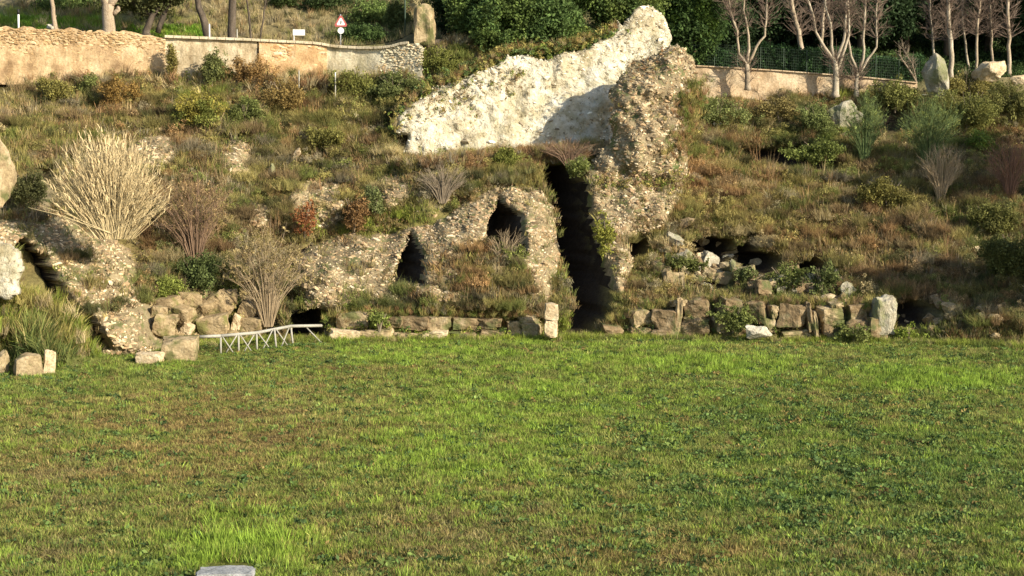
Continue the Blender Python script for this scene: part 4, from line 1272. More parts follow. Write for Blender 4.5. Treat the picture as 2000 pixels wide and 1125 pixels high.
def crown(parent, name, centre, rad, n, col, seed, fam='crown_kinds', scale=1.0, shell=.55, jit=.3, flat=1.0, colvar=None, lumps=7):
    rng = np.random.default_rng(seed)
    c = np.array(centre, float); R = np.array(rad, float)
    # several overlapping lobes, filled mostly near their skins
    L = rng.normal(size=(lumps, 3)); L /= np.linalg.norm(L, axis=1, keepdims=True); L *= rng.uniform(.25, .75, (lumps, 1))
    L[:, 2] *= .8
    k = rng.integers(0, lumps, n)
    d = rng.normal(size=(n, 3)); d /= np.linalg.norm(d, axis=1, keepdims=True)
    lr = rng.uniform(.35, .6, lumps)[k][:, None]
    p = L[k] + d * lr * (shell + (1 - shell) * rng.random((n, 1)) ** .5)
    p = p * (1 + .35 * fbm(d[:, 0] * 2.2, d[:, 1] * 2.2, d[:, 2] * 2.2, seed + 40, 3))[:, None] * (1 + .07 * rng.standard_normal((n, 1)))
    P = c + p * R
    tone = 1 + .3 * fbm(P[:, 0] / 1.1, P[:, 1] / 1.1, P[:, 2] / 1.1, seed, 3)[:, None] + jit * .6 * rng.standard_normal((n, 1))
    cc = np.array(col)[None, :] * np.clip(tone, .35, 2)
    if colvar is not None:
        m_ = fbm(P[:, 0] / 1.5, P[:, 1] / 1.5, P[:, 2] / 1.5, seed + 3, 2)[:, None] > .12
        cc = np.where(m_, cc * np.array(colvar)[None, :], cc)
    s = scale * rng.uniform(.7, 1.35, n)
    return scatter(name, fam, P, rots(n, rng, .8), s, cc, parent, seed)


def up_z(x, y): return float(upper_z(np.array([x]), np.array([y]))[0])


BT = 'bare pale trees behind the low wall'
limb_tree(1460, 160, 110.5, .20, [
    [(1460, 165, .20), (1459, 125, .15)], [(1459, 127, .12), (1443, 105, .09), (1440, 60, .08), (1428, 25, .07), (1420, -30, .05)],
    [(1459, 127, .11), (1463, 95, .10), (1462, 70, .08), (1452, 20, .06), (1455, -40, .04)], [(1460, 127, .12), (1478, 90, .09), (1494, 70, .08), (1497, 25, .07), (1499, -40, .05)],
    [(1440, 60, .05), (1425, 20, .04), (1418, -20, .03)]],
    M['pinkbark'], 'bare_tree', 'leftmost bare tree, pinkish, forking into three limbs above the slope', 'tree', M['twig'], 110, 1, BT)
limb_tree(1632, 178, 110.6, .24, [
    [(1632, 178, .24), (1632, 140, .20), (1630, 118, .17)], [(1631, 122, .13), (1610, 92, .11), (1593, 62, .09), (1588, 30, .08), (1572, -20, .06)],
    [(1630, 120, .11), (1624, 90, .10), (1622, 45, .10), (1612, 10, .06), (1610, -30, .05)], [(1632, 122, .12), (1648, 80, .10), (1652, 30, .09), (1655, -30, .07)],
    [(1634, 140, .11), (1650, 95, .10), (1658, 70, .08), (1657, 20, .07), (1650, -30, .05)]],
    M['palebark'], 'bare_tree', 'tall bare tree with greenish trunk and four limbs before the low wall', 'tree', M['twig'], 150, 2, BT)
limb_tree(1673, 178, 110.8, .17, [
    [(1673, 178, .17), (1675, 145, .14)], [(1676, 147, .10), (1662, 110, .09), (1655, 70, .08), (1645, 10, .06), (1640, -40, .04)],
    [(1676, 147, .10), (1686, 115, .09), (1687, 60, .085), (1690, 10, .07), (1694, -40, .05)], [(1677, 147, .09), (1695, 115, .08), (1712, 92, .07), (1711, 25, .06), (1716, -30, .04)]],
    M['palebark'], 'bare_tree', 'bare tree with a V shaped fork, just right of the tall greenish one', 'tree', M['twig'], 130, 3, BT)
limb_tree(1722, 160, 112.2, .08, [[(1790, 160, .06), (1768, 125, .05), (1755, 105, .03)], [(1790, 160, .05), (1782, 125, .04), (1765, 98, .03)]], M['greytwig'], 'bare_sapling', 'small grey leafless sapling left of the tall rounded rock', 'tree', M['greytwig'], 20, 4, None, twiglen=.7)
limb_tree(1857, 150, 113.5, .20, [[(1858, 152, .19), (1857, 80, .17), (1852, 25, .15), (1848, -50, .10)]], M['palebark'], 'bare_tree', 'thick straight pale trunk right of the tall rounded rock', 'tree', M['twig'], 100, 5, BT)
limb_tree(1823, 125, 114.5, .10, [[(1826, 125, .10), (1822, 80, .08), (1818, 40, .07), (1812, -40, .05)]], M['palebark'], 'bare_tree', 'thin pale trunk directly behind the tall rounded rock', 'tree', M['twig'], 60, 6, BT)
limb_tree(1892, 125, 116, .09, [[(1893, 135, .09), (1886, 85, .08), (1880, 40, .07), (1878, -40, .04)]], M['palebark'], 'bare_tree', 'thin leaning bare trunk between the thick straight one and the pinkish rock', 'tree', M['twig'], 60, 7, BT)
limb_tree(1907, 130, 115, .12, [[(1906, 135, .11), (1908, 70, .10), (1913, 20, .08), (1918, -40, .05)]], M['pinkbark'], 'bare_tree', 'slender pinkish trunk behind the left end of the pinkish rock', 'tree', M['twig'], 60, 8, BT)
limb_tree(1938, 125, 115.5, .10, [[(1938, 135, .10), (1936, 60, .09), (1934, 10, .07), (1935, -40, .05)]], M['pinkbark'], 'bare_tree', 'slender dark pink trunk behind the middle of the pinkish rock', 'tree', M['twig'], 60, 9, BT)
limb_tree(1970, 130, 114.5, .15, [[(1971, 136, .15), (1970, 60, .13), (1968, 20, .12), (1969, -50, .09)]], M['pinkbark'], 'bare_tree', 'rightmost straight reddish trunk near the right edge', 'tree', M['twig'], 60, 10, BT)
limb_tree(1570, 130, 116, .20, [[(1573, 140, .20), (1560, 60, .19), (1548, 20, .17), (1545, -50, .12)]], M['pinkbark'], 'bare_tree', 'leaning brown trunk in the dark wood left of the tall greenish tree', 'tree', M['twig'], 60, 12, BT)
limb_tree(1603, 130, 118, .12, [[(1600, 130, .13), (1607, 60, .12), (1612, -40, .10)]], M['pinkbark'], 'bare_tree', 'brown trunk half hidden behind the limbs of the tall greenish tree', 'tree', M['twig'], 30, 13, BT)

# old trees along the road, left
def road_tree(px, pyb, Y, paths, mat, label, cr, seed, name='road_tree', col=(.07, .10, .035), ncr=380):
    e = limb_tree(px, pyb, Y, .3, paths, mat, name, label, 'tree', None, 0, seed, 'old trees along the road')
    if cr:
        c_ = P3(cr[0], cr[1], Y + cr[5]); crown(e, 'crown', tuple(c_), cr[2:5], ncr, col, seed + 900, scale=1.0)
    return e
road_tree(213, 66, 110.0, [[(213, 68, .46), (211, 35, .42), (212, 8, .40)], [(211, 12, .32), (200, -8, .28), (190, -60, .2)], [(213, 12, .3), (226, -6, .26), (240, -60, .2)], [(222, 28, .16), (232, 18, .15), (229, 14, .12)]], M['oldbark'],
          'thick pale knotted trunk forking at the top, standing behind the ochre wall', (212, -150, 4.5, 4, 2.6, 1), 21)
road_tree(103, 56, 110.2, [[(108, 58, .20), (104, 30, .15), (101, 0, .14), (97, -60, .10)], [(103, 45, .07), (109, 30, .05)]], M['oldbark'], 'thin grey trunk with a pale stone at its foot, upper left', (100, -140, 3.2, 3, 2.0, 1), 22)
road_tree(300, 62, 112.0, [[(285, 62, .26), (298, 30, .22), (318, 10, .18), (325, -20, .12)], [(308, 64, .2), (320, 30, .17), (335, -10, .1)], [(298, 32, .15), (270, 12, .12), (245, -5, .08)]], M['darkbark'],
          'dark spreading olive tree with low foliage, right of the thick pale trunk', (300, -4, 3.2, 2.2, 1.15, .5), 23, col=(.13, .14, .055), ncr=420)
road_tree(405, 76, 110.5, [[(408, 78, .30), (400, 45, .26), (388, 15, .22), (378, -40, .18)]], M['darkbark'], 'dark trunk leaning to the left beside a thin white post', (372, -140, 3.4, 3, 2.0, 1), 24)
road_tree(453, 78, 110.5, [[(453, 80, .30), (453, 40, .28), (454, 5, .26), (456, -60, .2)]], M['darkbark'], 'straight dark trunk right of the leaning one', (456, -150, 3.6, 3, 2.2, 1), 25)
limb_tree(490, 78, 112, .1, [[(490, 80, .08), (487, 40, .07), (482, 0, .06), (478, -50, .05)], [(508, 80, .06), (514, 40, .06), (519, 0, .05), (521, -50, .04)]], M['darkbark'], 'thin_trunks', 'pair of thin dark stems behind the grey wall', 'tree', M['darkbark'], 12, 26)
# foliage hanging in over the top edge
def leafy_tree(name, label, cat, px, py, Y, R, n, col, seed, group=None, colvar=None, trunk=True, scale=1.1, gz=None):
    c_ = P3(px, py, Y)
    zb = up_z(c_.x, Y) if gz is None else gz
    e = empty(name, (c_.x, Y, zb), label, cat, group)
    if trunk:
        MB().tube([(c_.x, Y, zb - .4), (c_.x + .1, Y, (zb + c_.z) / 2), (c_.x, Y, c_.z)], [.28, .22, .12], 8).build('trunk', M['darkbark'], e, True)
    crown(e, 'crown', tuple(c_), R, n, col, seed, colvar=colvar, scale=scale, lumps=9)
    return e
leafy_tree('evergreen_oak', 'big dark evergreen tree hanging over the white vault wall', 'tree', 1045, 8, 108.6, (6.2, 3.2, 4.4), 3200, (.085, .135, .04), 31, colvar=(1.5, 1.35, 1.2))
leafy_tree('evergreen_oak', 'dark evergreen tree right beside the pale stone pillar', 'tree', 925, 5, 112.5, (3.6, 3, 3.6), 1300, (.04, .07, .025), 32)
leafy_tree('evergreen_oak', 'green leafy tree behind the peak of the white vault wall', 'tree', 1190, -20, 110.5, (4.0, 2.6, 3.4), 1500, (.10, .15, .045), 33, colvar=(1.3, 1.15, 1))
leafy_tree('evergreen_oak', 'dark green tree right of the peak of the white vault wall', 'tree', 1350, 30, 114, (3.4, 3, 4.2), 1500, (.07, .12, .035), 34, colvar=(1.5, 1.4, 1))
wood = [(1420, 10, 122), (1500, -10, 124), (1590, 10, 126), (1680, -10, 123), (1770, 5, 125), (1850, -10, 124), (1930, 5, 126), (2010, -10, 122), (1460, -60, 132), (1560, -70, 133), (1650, -60, 134), (1740, -70, 132), (1830, -60, 133), (1920, -70, 134), (1290, -40, 126), (1120, -70, 124), (2080, 0, 120)]
ord_ = ['leftmost', 'second from left', 'third from left', 'fourth from left', 'fifth from left', 'sixth from left', 'seventh from left', 'rightmost']
for i, (px, py, Y) in enumerate(wood):
    if i < 8: lab = 'dark evergreen in the wood behind the bare trees, ' + ord_[i] + ' of its front row'
    elif i < 14: lab = 'dark evergreen far back in the wood, ' + ['leftmost', 'second from left', 'third from left', 'fourth from left', 'fifth from left', 'rightmost'][i - 8] + ' of the back row'
    else: lab = ['dark tree far behind the peak of the white wall', 'dark tree far behind the big evergreen over the white wall', 'dark evergreen just outside the right edge of the wood'][i - 14]
    leafy_tree('evergreen_tree', lab, 'tree', px, py, Y, (3.6, 3, 4.6), 800, (.035, .062, .024), 700 + i, 'dark evergreens of the wood', scale=1.3)
for k_, (px_, py_, Y_, R_, n_, col_, lab_) in enumerate([
        (705, 70, 112.5, (2.0, 1.1, .9), 260, (.075, .12, .035), 'low dark green shrub behind the road sign'),
        (640, 4, 121, (2.4, 1.5, 1.0), 240, (.06, .09, .03), 'dark shrub cut by the top edge, above the road sign'),
        (726, 34, 118, (1.9, 1.4, 1.4), 240, (.13, .18, .05), 'green shrub on the bank, above and right of the road sign'),
        (775, 44, 116, (1.1, 1.0, 1.5), 150, (.12, .15, .05), 'narrow shrub on the bank beside the green pole'),
        (560, 2, 121, (2.0, 1.5, .7), 170, (.07, .10, .03), 'dark shrub cut by the top edge, above the white notice board'),
        (130, 8, 121, (2.6, 1.5, .8), 200, (.10, .14, .04), 'green shrub behind the thin grey trunk at the upper left')]):
    leafy_tree('bank_shrub', lab_, 'shrub', px_, py_, Y_, R_, n_, col_, 960 + k_, 'shrubs on the bank behind the road', scale=.8, trunk=True)
# hedge behind the low wall
he = empty('hedge', (19, 113.6, 15.5), 'dense dark green hedge behind the mesh fence', 'hedge')
rng = np.random.default_rng(3)
n = 2600
px = rng.uniform(1330, 1800, n); hgt = rng.random(n) ** .8
x, _, z = unproj(px, 160 - 0 * px + (px - 1400) * .03 - hgt * (62 + 14 * vn(px / 40, 0 * px, 0, 5)), 113.6)
P_ = np.stack([x, 113.6 + rng.uniform(-.6, .9, n), z], 1)
cc = np.array((.05, .10, .035)) * np.clip(1 + .35 * rng.standard_normal((n, 1)), .4, 2.2)
scatter('foliage', 'crown_kinds', P_, rots(n, rng, .8), rng.uniform(.6, 1.0, n), cc, he, 8)

# trees standing to the right of the view, whose shade lies on the right slope
leafy_tree('evergreen_oak', 'tall dark evergreen at the right end of the field, outside the right edge', 'tree', 2250, 420, 84, (3.4, 3.4, 4.2), 750, (.06, .10, .035), 41, gz=0.0)
leafy_tree('evergreen_oak', 'tall evergreen standing before the slope, outside the right edge', 'tree', 2370, 110, 91.5, (4.6, 4, 3.8), 650, (.06, .10, .03), 43, gz=2.0)
leafy_tree('evergreen_oak', 'broad evergreen on the slope, outside the right edge', 'tree', 2230, 150, 97, (2.8, 2.8, 2.6), 450, (.06, .10, .035), 42, gz=6.0)


# ------------------------------------------------------------------ SHRUBS
def surf(px, py):
    """point of the built slope at a pixel"""
    def yf(x, z):
        y = hill0(x, z)
        return y
    x, Y, z = solve(np.array([px]), np.array([py]), yf)
    return float(x[0]), float(Y[0]), float(z[0])


def leafy_shrub(name, label, cat, px, pyb, wpx, hpx, n, col, seed, group=None, fam='leafy_kinds', dy=-.3, colvar=None, scale=1.0):
    x, Y, z = surf(px, pyb); Y += dy
    s = Y / F
    e = empty(name, (x, Y, z), label, cat, group)
    rnd = random.Random(seed)
    mb = MB()
    for k in range(6):
        a = rnd.uniform(0, 6.28); r_ = wpx * s * .3
        mb.tube([(x, Y, z - .2), (x + r_ * .4 * math.cos(a), Y + r_ * .3 * math.sin(a), z + hpx * s * .45), (x + r_ * math.cos(a), Y + r_ * .6 * math.sin(a), z + hpx * s * .8)], [.03, .02, .008], 5, False)
    mb.build('stems', M['greytwig'], e)
    crown(e, 'foliage', (x, Y, z + hpx * s * .40), (wpx * s * .62, min(wpx, hpx * 1.2) * s * .5, hpx * s * .62), int(n * 1.1), tuple(np.array(col) * np.array([1.15, 1.02, .8]) * .7 + np.array([.075, .07, .025])), seed, fam, scale, .3, lumps=8, colvar=colvar)
    return e


def bare_shrub(name, label, cat, px, pyb, wpx, hpx, n, mat, seed, lean=0, r=.022, fan=.9, dy=-.3, group=None, branch=4, leafcol=None, nleaf=0):
    x, Y, z = surf(px, pyb); Y += dy
    s = Y / F; W_ = wpx * s / 2; H_ = hpx * s
    e = empty(name, (x, Y, z), label, cat, group)
    rnd = random.Random(seed); mb = MB(); tips = []
    for k in range(n):
        u = rnd.uniform(-1, 1); v = rnd.uniform(-.6, .6)
        hh = H_ * rnd.uniform(.55, 1.0) * (1 - .25 * abs(u))
        p0 = Vector((x + u * W_ * .12, Y + v * .2, z - .15)); p3 = Vector((x + u * W_ + lean * s, Y + v * W_ * fan, z + hh))
        p1 = p0.lerp(p3, .4) + Vector((-u * W_ * .12 + rnd.gauss(0, .05), 0, hh * .12)); p2 = p0.lerp(p3, .75) + Vector((-u * W_ * .08 + rnd.gauss(0, .06), 0, hh * .08))
        mb.tube([p0, p1, p2, p3], [r, r * .75, r * .5, r * .2], 4, False)
        for b_ in range(branch):
            q = p1.lerp(p2, rnd.random()) if rnd.random() < .4 else p2.lerp(p3, rnd.random())
            d = ((p3 - p1).normalized() + Vector((rnd.gauss(0, .45), rnd.gauss(0, .45), rnd.gauss(0, .3)))).normalized()
            mb.tube([q, q + d * H_ * rnd.uniform(.1, .28)], [r * .4, r * .15], 3, False); tips.append(q + d * H_ * .15)
        tips.append(p3)
    mb.build('stems', mat, e)
    if nleaf:
        rng = np.random.default_rng(seed)
        T0 = np.array([tuple(t) for t in tips]); P = T0[rng.integers(0, len(T0), nleaf)] + rng.normal(size=(nleaf, 3)) * .12
        cc = np.array(leafcol) * np.clip(1 + .3 * rng.standard_normal((nleaf, 1)), .4, 2)
        scatter('foliage', 'weed_kinds', P, rots(nleaf, rng, .8), rng.uniform(.6, 1.3, nleaf), cc, e, seed)
    return e


# giant clump of dry reeds
x, Y, z = surf(225, 470); Y = 83.6
x, _, z = [float(v) for v in unproj(222, 455, Y)]
rd = empty('dry_reed_clump', (x, Y, z), 'giant fan of dry straw coloured reeds above the cave ruin', 'reeds')
rnd = random.Random(8)
M['reed'] = plain('dry_reed', (.72, .58, .33), .7, 0, .3); M['reed2'] = plain('dry_reed_leaf', (.66, .52, .29), .7, 0, .35)
mb = MB(); lb = MB()
for k in range(620):
    u = max(-1.15, min(1.1, rnd.gauss(-.06, .48))); v = rnd.uniform(-.7, .5)
    L = (5.9 - 2.3 * abs(u + .1)) * rnd.uniform(.5, 1.05)
    ang = u * .70
    p0 = Vector((x + u * .7 + rnd.gauss(0, .15), Y + v * .6, z - .3))
    d = Vector((math.sin(ang), v * .35, math.cos(ang)))
    p1 = p0 + d * L * .5 + Vector((rnd.gauss(0, .08), rnd.gauss(0, .08), 0)); p2 = p0 + d * L * .85 + Vector((math.sin(ang) * .25 + rnd.gauss(0, .14), rnd.gauss(0, .12), -.08)); p3 = p2 + (d + Vector((rnd.gauss(0, .2), rnd.gauss(0, .2), -.25 * abs(u)))).normalized() * L * .18
    mb.tube([p0, p1, p2, p3], [.014, .010, .008, .003], 4, False)
    for _ in range(8):
        t = rnd.uniform(.3, 1.0); q = p0.lerp(p3, t)
        dd = (d + Vector((rnd.gauss(0, .35), rnd.gauss(0, .3), rnd.uniform(-.2, .35)))).normalized(); ll = rnd.uniform(.2, .6)
        sd = dd.cross(Vector((rnd.gauss(0, 1), rnd.gauss(0, 1), rnd.gauss(0, 1)))).normalized() * .022
        b0 = len(lb.v); e1 = q + dd * ll * .5 + Vector((0, 0, .03)); e2 = q + dd * ll - Vector((0, 0, .08))
        lb.v += [q - sd, q + sd, e1 + sd, e1 - sd, e2]; lb.f += [(b0, b0 + 1, b0 + 2, b0 + 3), (b0 + 3, b0 + 2, b0 + 4)]
for (ang, L) in ((-1.25, 4.4), (-1.18, 3.9), (1.15, 3.4), (1.02, 3.7)):
    p0 = Vector((x, Y - .5, z)); d = Vector((math.sin(ang), -.1, math.cos(ang)))
    mb.tube([p0, p0 + d * L * .6 + Vector((0, 0, .12)), p0 + d * L], [.022, .016, .006], 5, False)
o = mb.build('canes', M['reed'], rd); o['kind'] = 'stuff'
o = lb.build('dry_leaves', M['reed2'], rd); o['kind'] = 'stuff'

M['brownstem'] = plain('brown_stem', (.26, .17, .11), .8); M['tanstem'] = plain('tan_stem', (.42, .32, .20), .8); M['redstem'] = plain('red_stem', (.27, .15, .10), .8); M['greenstem'] = plain('broom_green', (.14, .19, .07), .8)
bare_shrub('bare_shrub', 'tall brown leafless shrub right of the dry reeds', 'shrub', 385, 515, 130, 175, 95, M['brownstem'], 201, nleaf=260, leafcol=(.30, .21, .11))
bare_shrub('bare_shrub', 'wide leafless grey brown shrub fanning out behind the railing', 'shrub', 530, 628, 150, 185, 80, M['tanstem'], 202, nleaf=420, leafcol=(.33, .26, .13), dy=-1.2)
leafy_shrub('evergreen_shrub', 'dark green shrub just above the fallen pile of blocks', 'shrub', 388, 560, 92, 70, 260, (.06, .12, .05), 203, dy=-.6)
leafy_shrub('evergreen_shrub', 'bright green low shrub at the left above the fallen pile', 'shrub', 325, 575, 60, 40, 120, (.16, .23, .05), 204, dy=-.4)
leafy_shrub('ivy', 'tall dark ivy growing up the grey part of the retaining wall', 'ivy', 420, 170, 44, 75, 170, (.10, .14, .06), 205, dy=-1.0)
leafy_shrub('ivy', 'thin hanging ivy on the retaining wall at the end of its ochre part', 'ivy', 340, 160, 16, 76, 60, (.16, .15, .05), 206, dy=-.9)
leafy_shrub('leafy_shrub', 'yellow leaved shrub on the slope below the grey wall', 'shrub', 390, 250, 90, 80, 230, (.27, .26, .06), 207, colvar=(.6, .75, .8))
leafy_shrub('leafy_shrub', 'small dark green bush in front of the ochre wall', 'shrub', 172, 182, 36, 42, 70, (.12, .17, .06), 208)
leafy_shrub('leafy_shrub', 'reddish bush at the foot of the ochre wall', 'shrub', 230, 205, 70, 55, 110, (.26, .16, .06), 209)
leafy_shrub('leafy_shrub', 'brown autumn bush against the grey wall right of the ivy', 'shrub', 490, 175, 70, 70, 150, (.32, .20, .11), 210, dy=-.5)
leafy_shrub('leafy_shrub', 'bluish dark green bush under the pale right end of the wall', 'shrub', 770, 190, 100, 50, 230, (.09, .14, .06), 211, dy=-.5)
leafy_shrub('leafy_shrub', 'green bush where the retaining wall meets the dark tree', 'shrub', 862, 160, 80, 70, 220, (.15, .19, .05), 212, dy=-.8)
leafy_shrub('leafy_shrub', 'yellowish green bush above the left end of the white vault wall', 'shrub', 950, 135, 100, 55, 240, (.22, .23, .06), 213, dy=-1.5)
bare_shrub('dead_stalks', 'thicket of grey dead stalks on the ledge under the white wall', 'shrub', 865, 392, 100, 75, 110, M['greytwig'], 214, fan=.5, r=.02, branch=2)
leafy_shrub('creeper', 'red creeper hanging over the large rubble outcrop', 'creeper', 600, 455, 50, 80, 90, (.26, .07, .045), 215, dy=-1.3, fam='weed_kinds', scale=1.3)
leafy_shrub('creeper', 'dark red bramble right of the large rubble outcrop', 'creeper', 695, 445, 60, 75, 170, (.19, .09, .06), 216, dy=-.8, fam='weed_kinds', scale=1.5)
leafy_shrub('leafy_shrub', 'small bluish green bush left of the rounded pale outcrop', 'shrub', 735, 408, 36, 48, 80, (.13, .19, .10), 217, dy=-.9)
leafy_shrub('leafy_shrub', 'green tuft on the rim of the tall dark passage', 'shrub', 1130, 335, 44, 36, 80, (.13, .19, .07), 218, dy=-1.2)
leafy_shrub('ivy', 'lime green ivy on the right side of the tall dark passage', 'ivy', 1180, 492, 40, 85, 120, (.24, .28, .06), 219, dy=-1.6, fam='weed_kinds', scale=1.5)
leafy_shrub('ivy', 'dark ivy hanging on the sunlit middle of the white vault wall', 'ivy', 1098, 165, 16, 66, 50, (.09, .13, .05), 220, dy=-3.0, fam='weed_kinds', scale=1.4)
leafy_shrub('ivy', 'dark ivy patch above the shaded part of the white vault wall', 'ivy', 1188, 150, 30, 56, 60, (.10, .13, .06), 221, dy=-4.0, fam='weed_kinds', scale=1.4)
leafy_shrub('leafy_shrub', 'wide grey green bush right of the upper rubble pier', 'shrub', 1400, 245, 150, 60, 330, (.14, .20, .09), 222)
leafy_shrub('leafy_shrub', 'round green bush below the trunk of the tall greenish tree', 'shrub', 1592, 262, 74, 66, 220, (.11, .17, .07), 223)
leafy_shrub('leafy_shrub', 'low green bush on the slope under the fan shaped rock', 'shrub', 1600, 312, 110, 44, 200, (.13, .20, .06), 224)
bare_shrub('broom_shrub', 'upright green broom right of the fan shaped rock', 'shrub', 1685, 320, 74, 130, 130, M['greenstem'], 225, branch=5, fan=.6, nleaf=160, leafcol=(.20, .24, .08))
bare_shrub('broom_shrub', 'wide olive broom below the tall rounded rock', 'shrub', 1812, 330, 110, 140, 150, M['greenstem'], 226, branch=5, fan=.6, nleaf=260, leafcol=(.19, .22, .07))
leafy_shrub('leafy_shrub', 'big green bush right of the tall rounded rock', 'shrub', 1885, 260, 130, 100, 460, (.15, .18, .06), 227)
leafy_shrub('leafy_shrub', 'bush at the right edge under the reddish trunks', 'shrub', 1970, 240, 110, 90, 360, (.13, .15, .06), 228)
bare_shrub('tan_broom', 'tan dry broom in front of the big green bush', 'shrub', 1835, 390, 80, 110, 110, M['tanstem'], 229, branch=4, fan=.5)
bare_shrub('red_stalks', 'reddish dry stalks at the right edge of the slope', 'shrub', 1968, 385, 90, 120, 110, M['redstem'], 230, branch=4, fan=.5)
leafy_shrub('leafy_shrub', 'bright green small bush between the tan broom and the reddish stalks', 'shrub', 1905, 300, 50, 50, 90, (.14, .26, .05), 231)
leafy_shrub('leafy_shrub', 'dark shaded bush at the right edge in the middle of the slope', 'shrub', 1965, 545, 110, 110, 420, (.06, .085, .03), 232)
for k_, (px_, py_, w_, h_, nn_, col_, lab_) in enumerate([
        (1745, 215, 80, 60, 200, (.12, .15, .05), 'olive bush at the foot of the low wall, right of the fan shaped rock'),
        (1730, 400, 90, 60, 200, (.17, .17, .06), 'olive bush in the middle of the right slope under the wide broom'),
        (1930, 450, 90, 60, 220, (.10, .12, .04), 'dark olive bush below the reddish stalks'),
        (1880, 195, 90, 60, 220, (.19, .18, .07), 'brownish green bush under the broad pinkish rock'),
        (1520, 235, 90, 46, 160, (.22, .19, .10), 'greyish brown bush below the leftmost bare tree'),
        (1330, 215, 50, 50, 140, (.13, .18, .06), 'green bush against the right side of the upper rubble pier'),
        (690, 190, 90, 50, 200, (.14, .17, .05), 'green bush under the pale part of the wall, beside the white topped pole'),
        (560, 210, 80, 60, 200, (.24, .17, .08), 'brown bush below the orange part of the wall'),
        (480, 240, 60, 44, 140, (.10, .15, .05), 'small dark green bush right of the yellow leaved shrub'),
        (95, 195, 80, 44, 150, (.20, .20, .07), 'olive bush at the foot of the ochre wall near the left edge'),
        (640, 290, 80, 50, 170, (.17, .18, .06), 'olive bush in the middle of the left slope above the creeper'),
        (1240, 300, 46, 36, 90, (.17, .18, .07), 'small bush on the saddle between the two rubble piers'),
        (985, 320, 46, 30, 90, (.17, .22, .05), 'small green bush under the middle of the white vault wall')]):
    leafy_shrub('leafy_shrub', lab_, 'shrub', px_, py_, w_, h_, nn_, col_, 260 + k_, dy=-.5)
bare_shrub('dead_stalks', 'reddish dry stalks in front of the shaded end of the white vault wall', 'shrub', 1110, 318, 130, 52, 120, M['brownstem'], 290, fan=.4, r=.018, branch=2, dy=-.6)
bare_shrub('dead_stalks', 'tan dry stalks growing inside the larger pointed niche', 'shrub', 985, 520, 70, 80, 60, M['tanstem'], 291, fan=.4, r=.02, branch=2, dy=-1.6)
leafy_shrub('ivy', 'green weeds growing in the larger pointed niche', 'weed', 1000, 520, 50, 60, 110, (.14, .19, .06), 292, dy=-1.7, fam='weed_kinds', scale=1.4)
leafy_shrub('ivy', 'ivy trailing over the rocks right of the round hole', 'ivy', 1340, 530, 90, 44, 170, (.08, .12, .04), 293, dy=-.5, fam='weed_kinds', scale=1.5)
leafy_shrub('ivy', 'ivy between the two dark hollows above the block wall', 'ivy', 1530, 560, 90, 50, 190, (.08, .13, .04), 294, dy=-.5, fam='weed_kinds', scale=1.5)
for k_, (px_, py_, w_, h_, lab_) in enumerate([(1338, 505, 26, 20, 'pale broken stone between the cream boulder and the slanting stone'), (1400, 545, 30, 18, 'brown grey stone lying in the hollow right of the slanting stone'), (1430, 528, 16, 26, 'small upright stone at the left rim of the second dark hollow'),
                                               (1510, 562, 26, 22, 'orange brown stone under the second dark hollow'), (1580, 548, 24, 18, 'grey stone wedged in the ivy of the third dark hollow'), (1620, 590, 30, 20, 'flat pale stone at the right rim of the third dark hollow'), (1384, 566, 34, 16, 'long flat stone below the first dark hollow')]):
    block('boulder', px_, py_, w_, h_, None, M['tufa_plain'] if k_ % 2 else M['greyrock'], lab_, 'boulder', .5, seed=300 + k_, boxy=.5, amp=.2, dy=-.5, ry=(k_ - 3) * .12)
cw = empty('collapsed_masonry', (12, 90, 4), 'band of broken stones and crumbled masonry around the dark hollows above the block wall', 'ruin')
rnd = random.Random(77)
for k_ in range(120):
    t = rnd.random(); px_ = 1275 + 370 * t; py_ = 498 + 84 * t + rnd.gauss(0, 24); w_ = rnd.choice([rnd.uniform(9, 18), rnd.uniform(16, 38)]); h_ = w_ * rnd.uniform(.5, 1.0)
    block('stone', px_, py_, w_, h_, None, M[rnd.choice(['greyrock', 'tufa', 'brown_tufa', 'tufa', 'brown_tufa', 'tufa_plain'])], parent=cw, depth=.5, seed=400 + k_, boxy=rnd.choice([.5, .8]), amp=.2, dy=-.25, rx=rnd.uniform(-.3, .3), ry=rnd.uniform(-.5, .5), rz=rnd.uniform(-.6, .6))
rc = empty('crumbled_edge', (23, 88, 2), 'broken dark stones around the recess at the right end of the block wall', 'ruin')
for k_ in range(22):
    px_ = rnd.uniform(1730, 1985); py_ = rnd.uniform(590, 662); w_ = rnd.uniform(12, 34)
    block('stone', px_, py_, w_, w_ * rnd.uniform(.5, .9), None, M[rnd.choice(['brown_tufa', 'tufa', 'brown_tufa'])], parent=rc, depth=.5, seed=480 + k_, boxy=.6, amp=.2, dy=-.2, ry=rnd.uniform(-.4, .4), rz=rnd.uniform(-.6, .6))
leafy_shrub('ivy', 'dark green ivy on the rocks above the right block wall', 'ivy', 1600, 575, 60, 70, 160, (.07, .12, .05), 233, fam='weed_kinds', scale=1.5, dy=-.6)
leafy_shrub('ivy', 'ivy hanging over the middle of the right block wall', 'ivy', 1425, 640, 70, 64, 200, (.12, .18, .06), 234, fam='weed_kinds', scale=1.4, dy=-1.3)
leafy_shrub('ivy', 'ivy patch under the dark hollow on the right', 'ivy', 1450, 545, 50, 30, 90, (.08, .13, .06), 235, fam='weed_kinds', scale=1.4, dy=-.6)
leafy_shrub('leafy_weed', 'bright green weed in front of the dark recess, lower right', 'weed', 1768, 658, 50, 30, 60, (.22, .34, .06), 236, fam='weed_kinds', scale=1.4, dy=-.8)
leafy_shrub('leafy_weed', 'green weed clump on the low block wall', 'weed', 745, 640, 50, 42, 110, (.15, .23, .06), 237, fam='weed_kinds', scale=1.4, dy=-1.3)
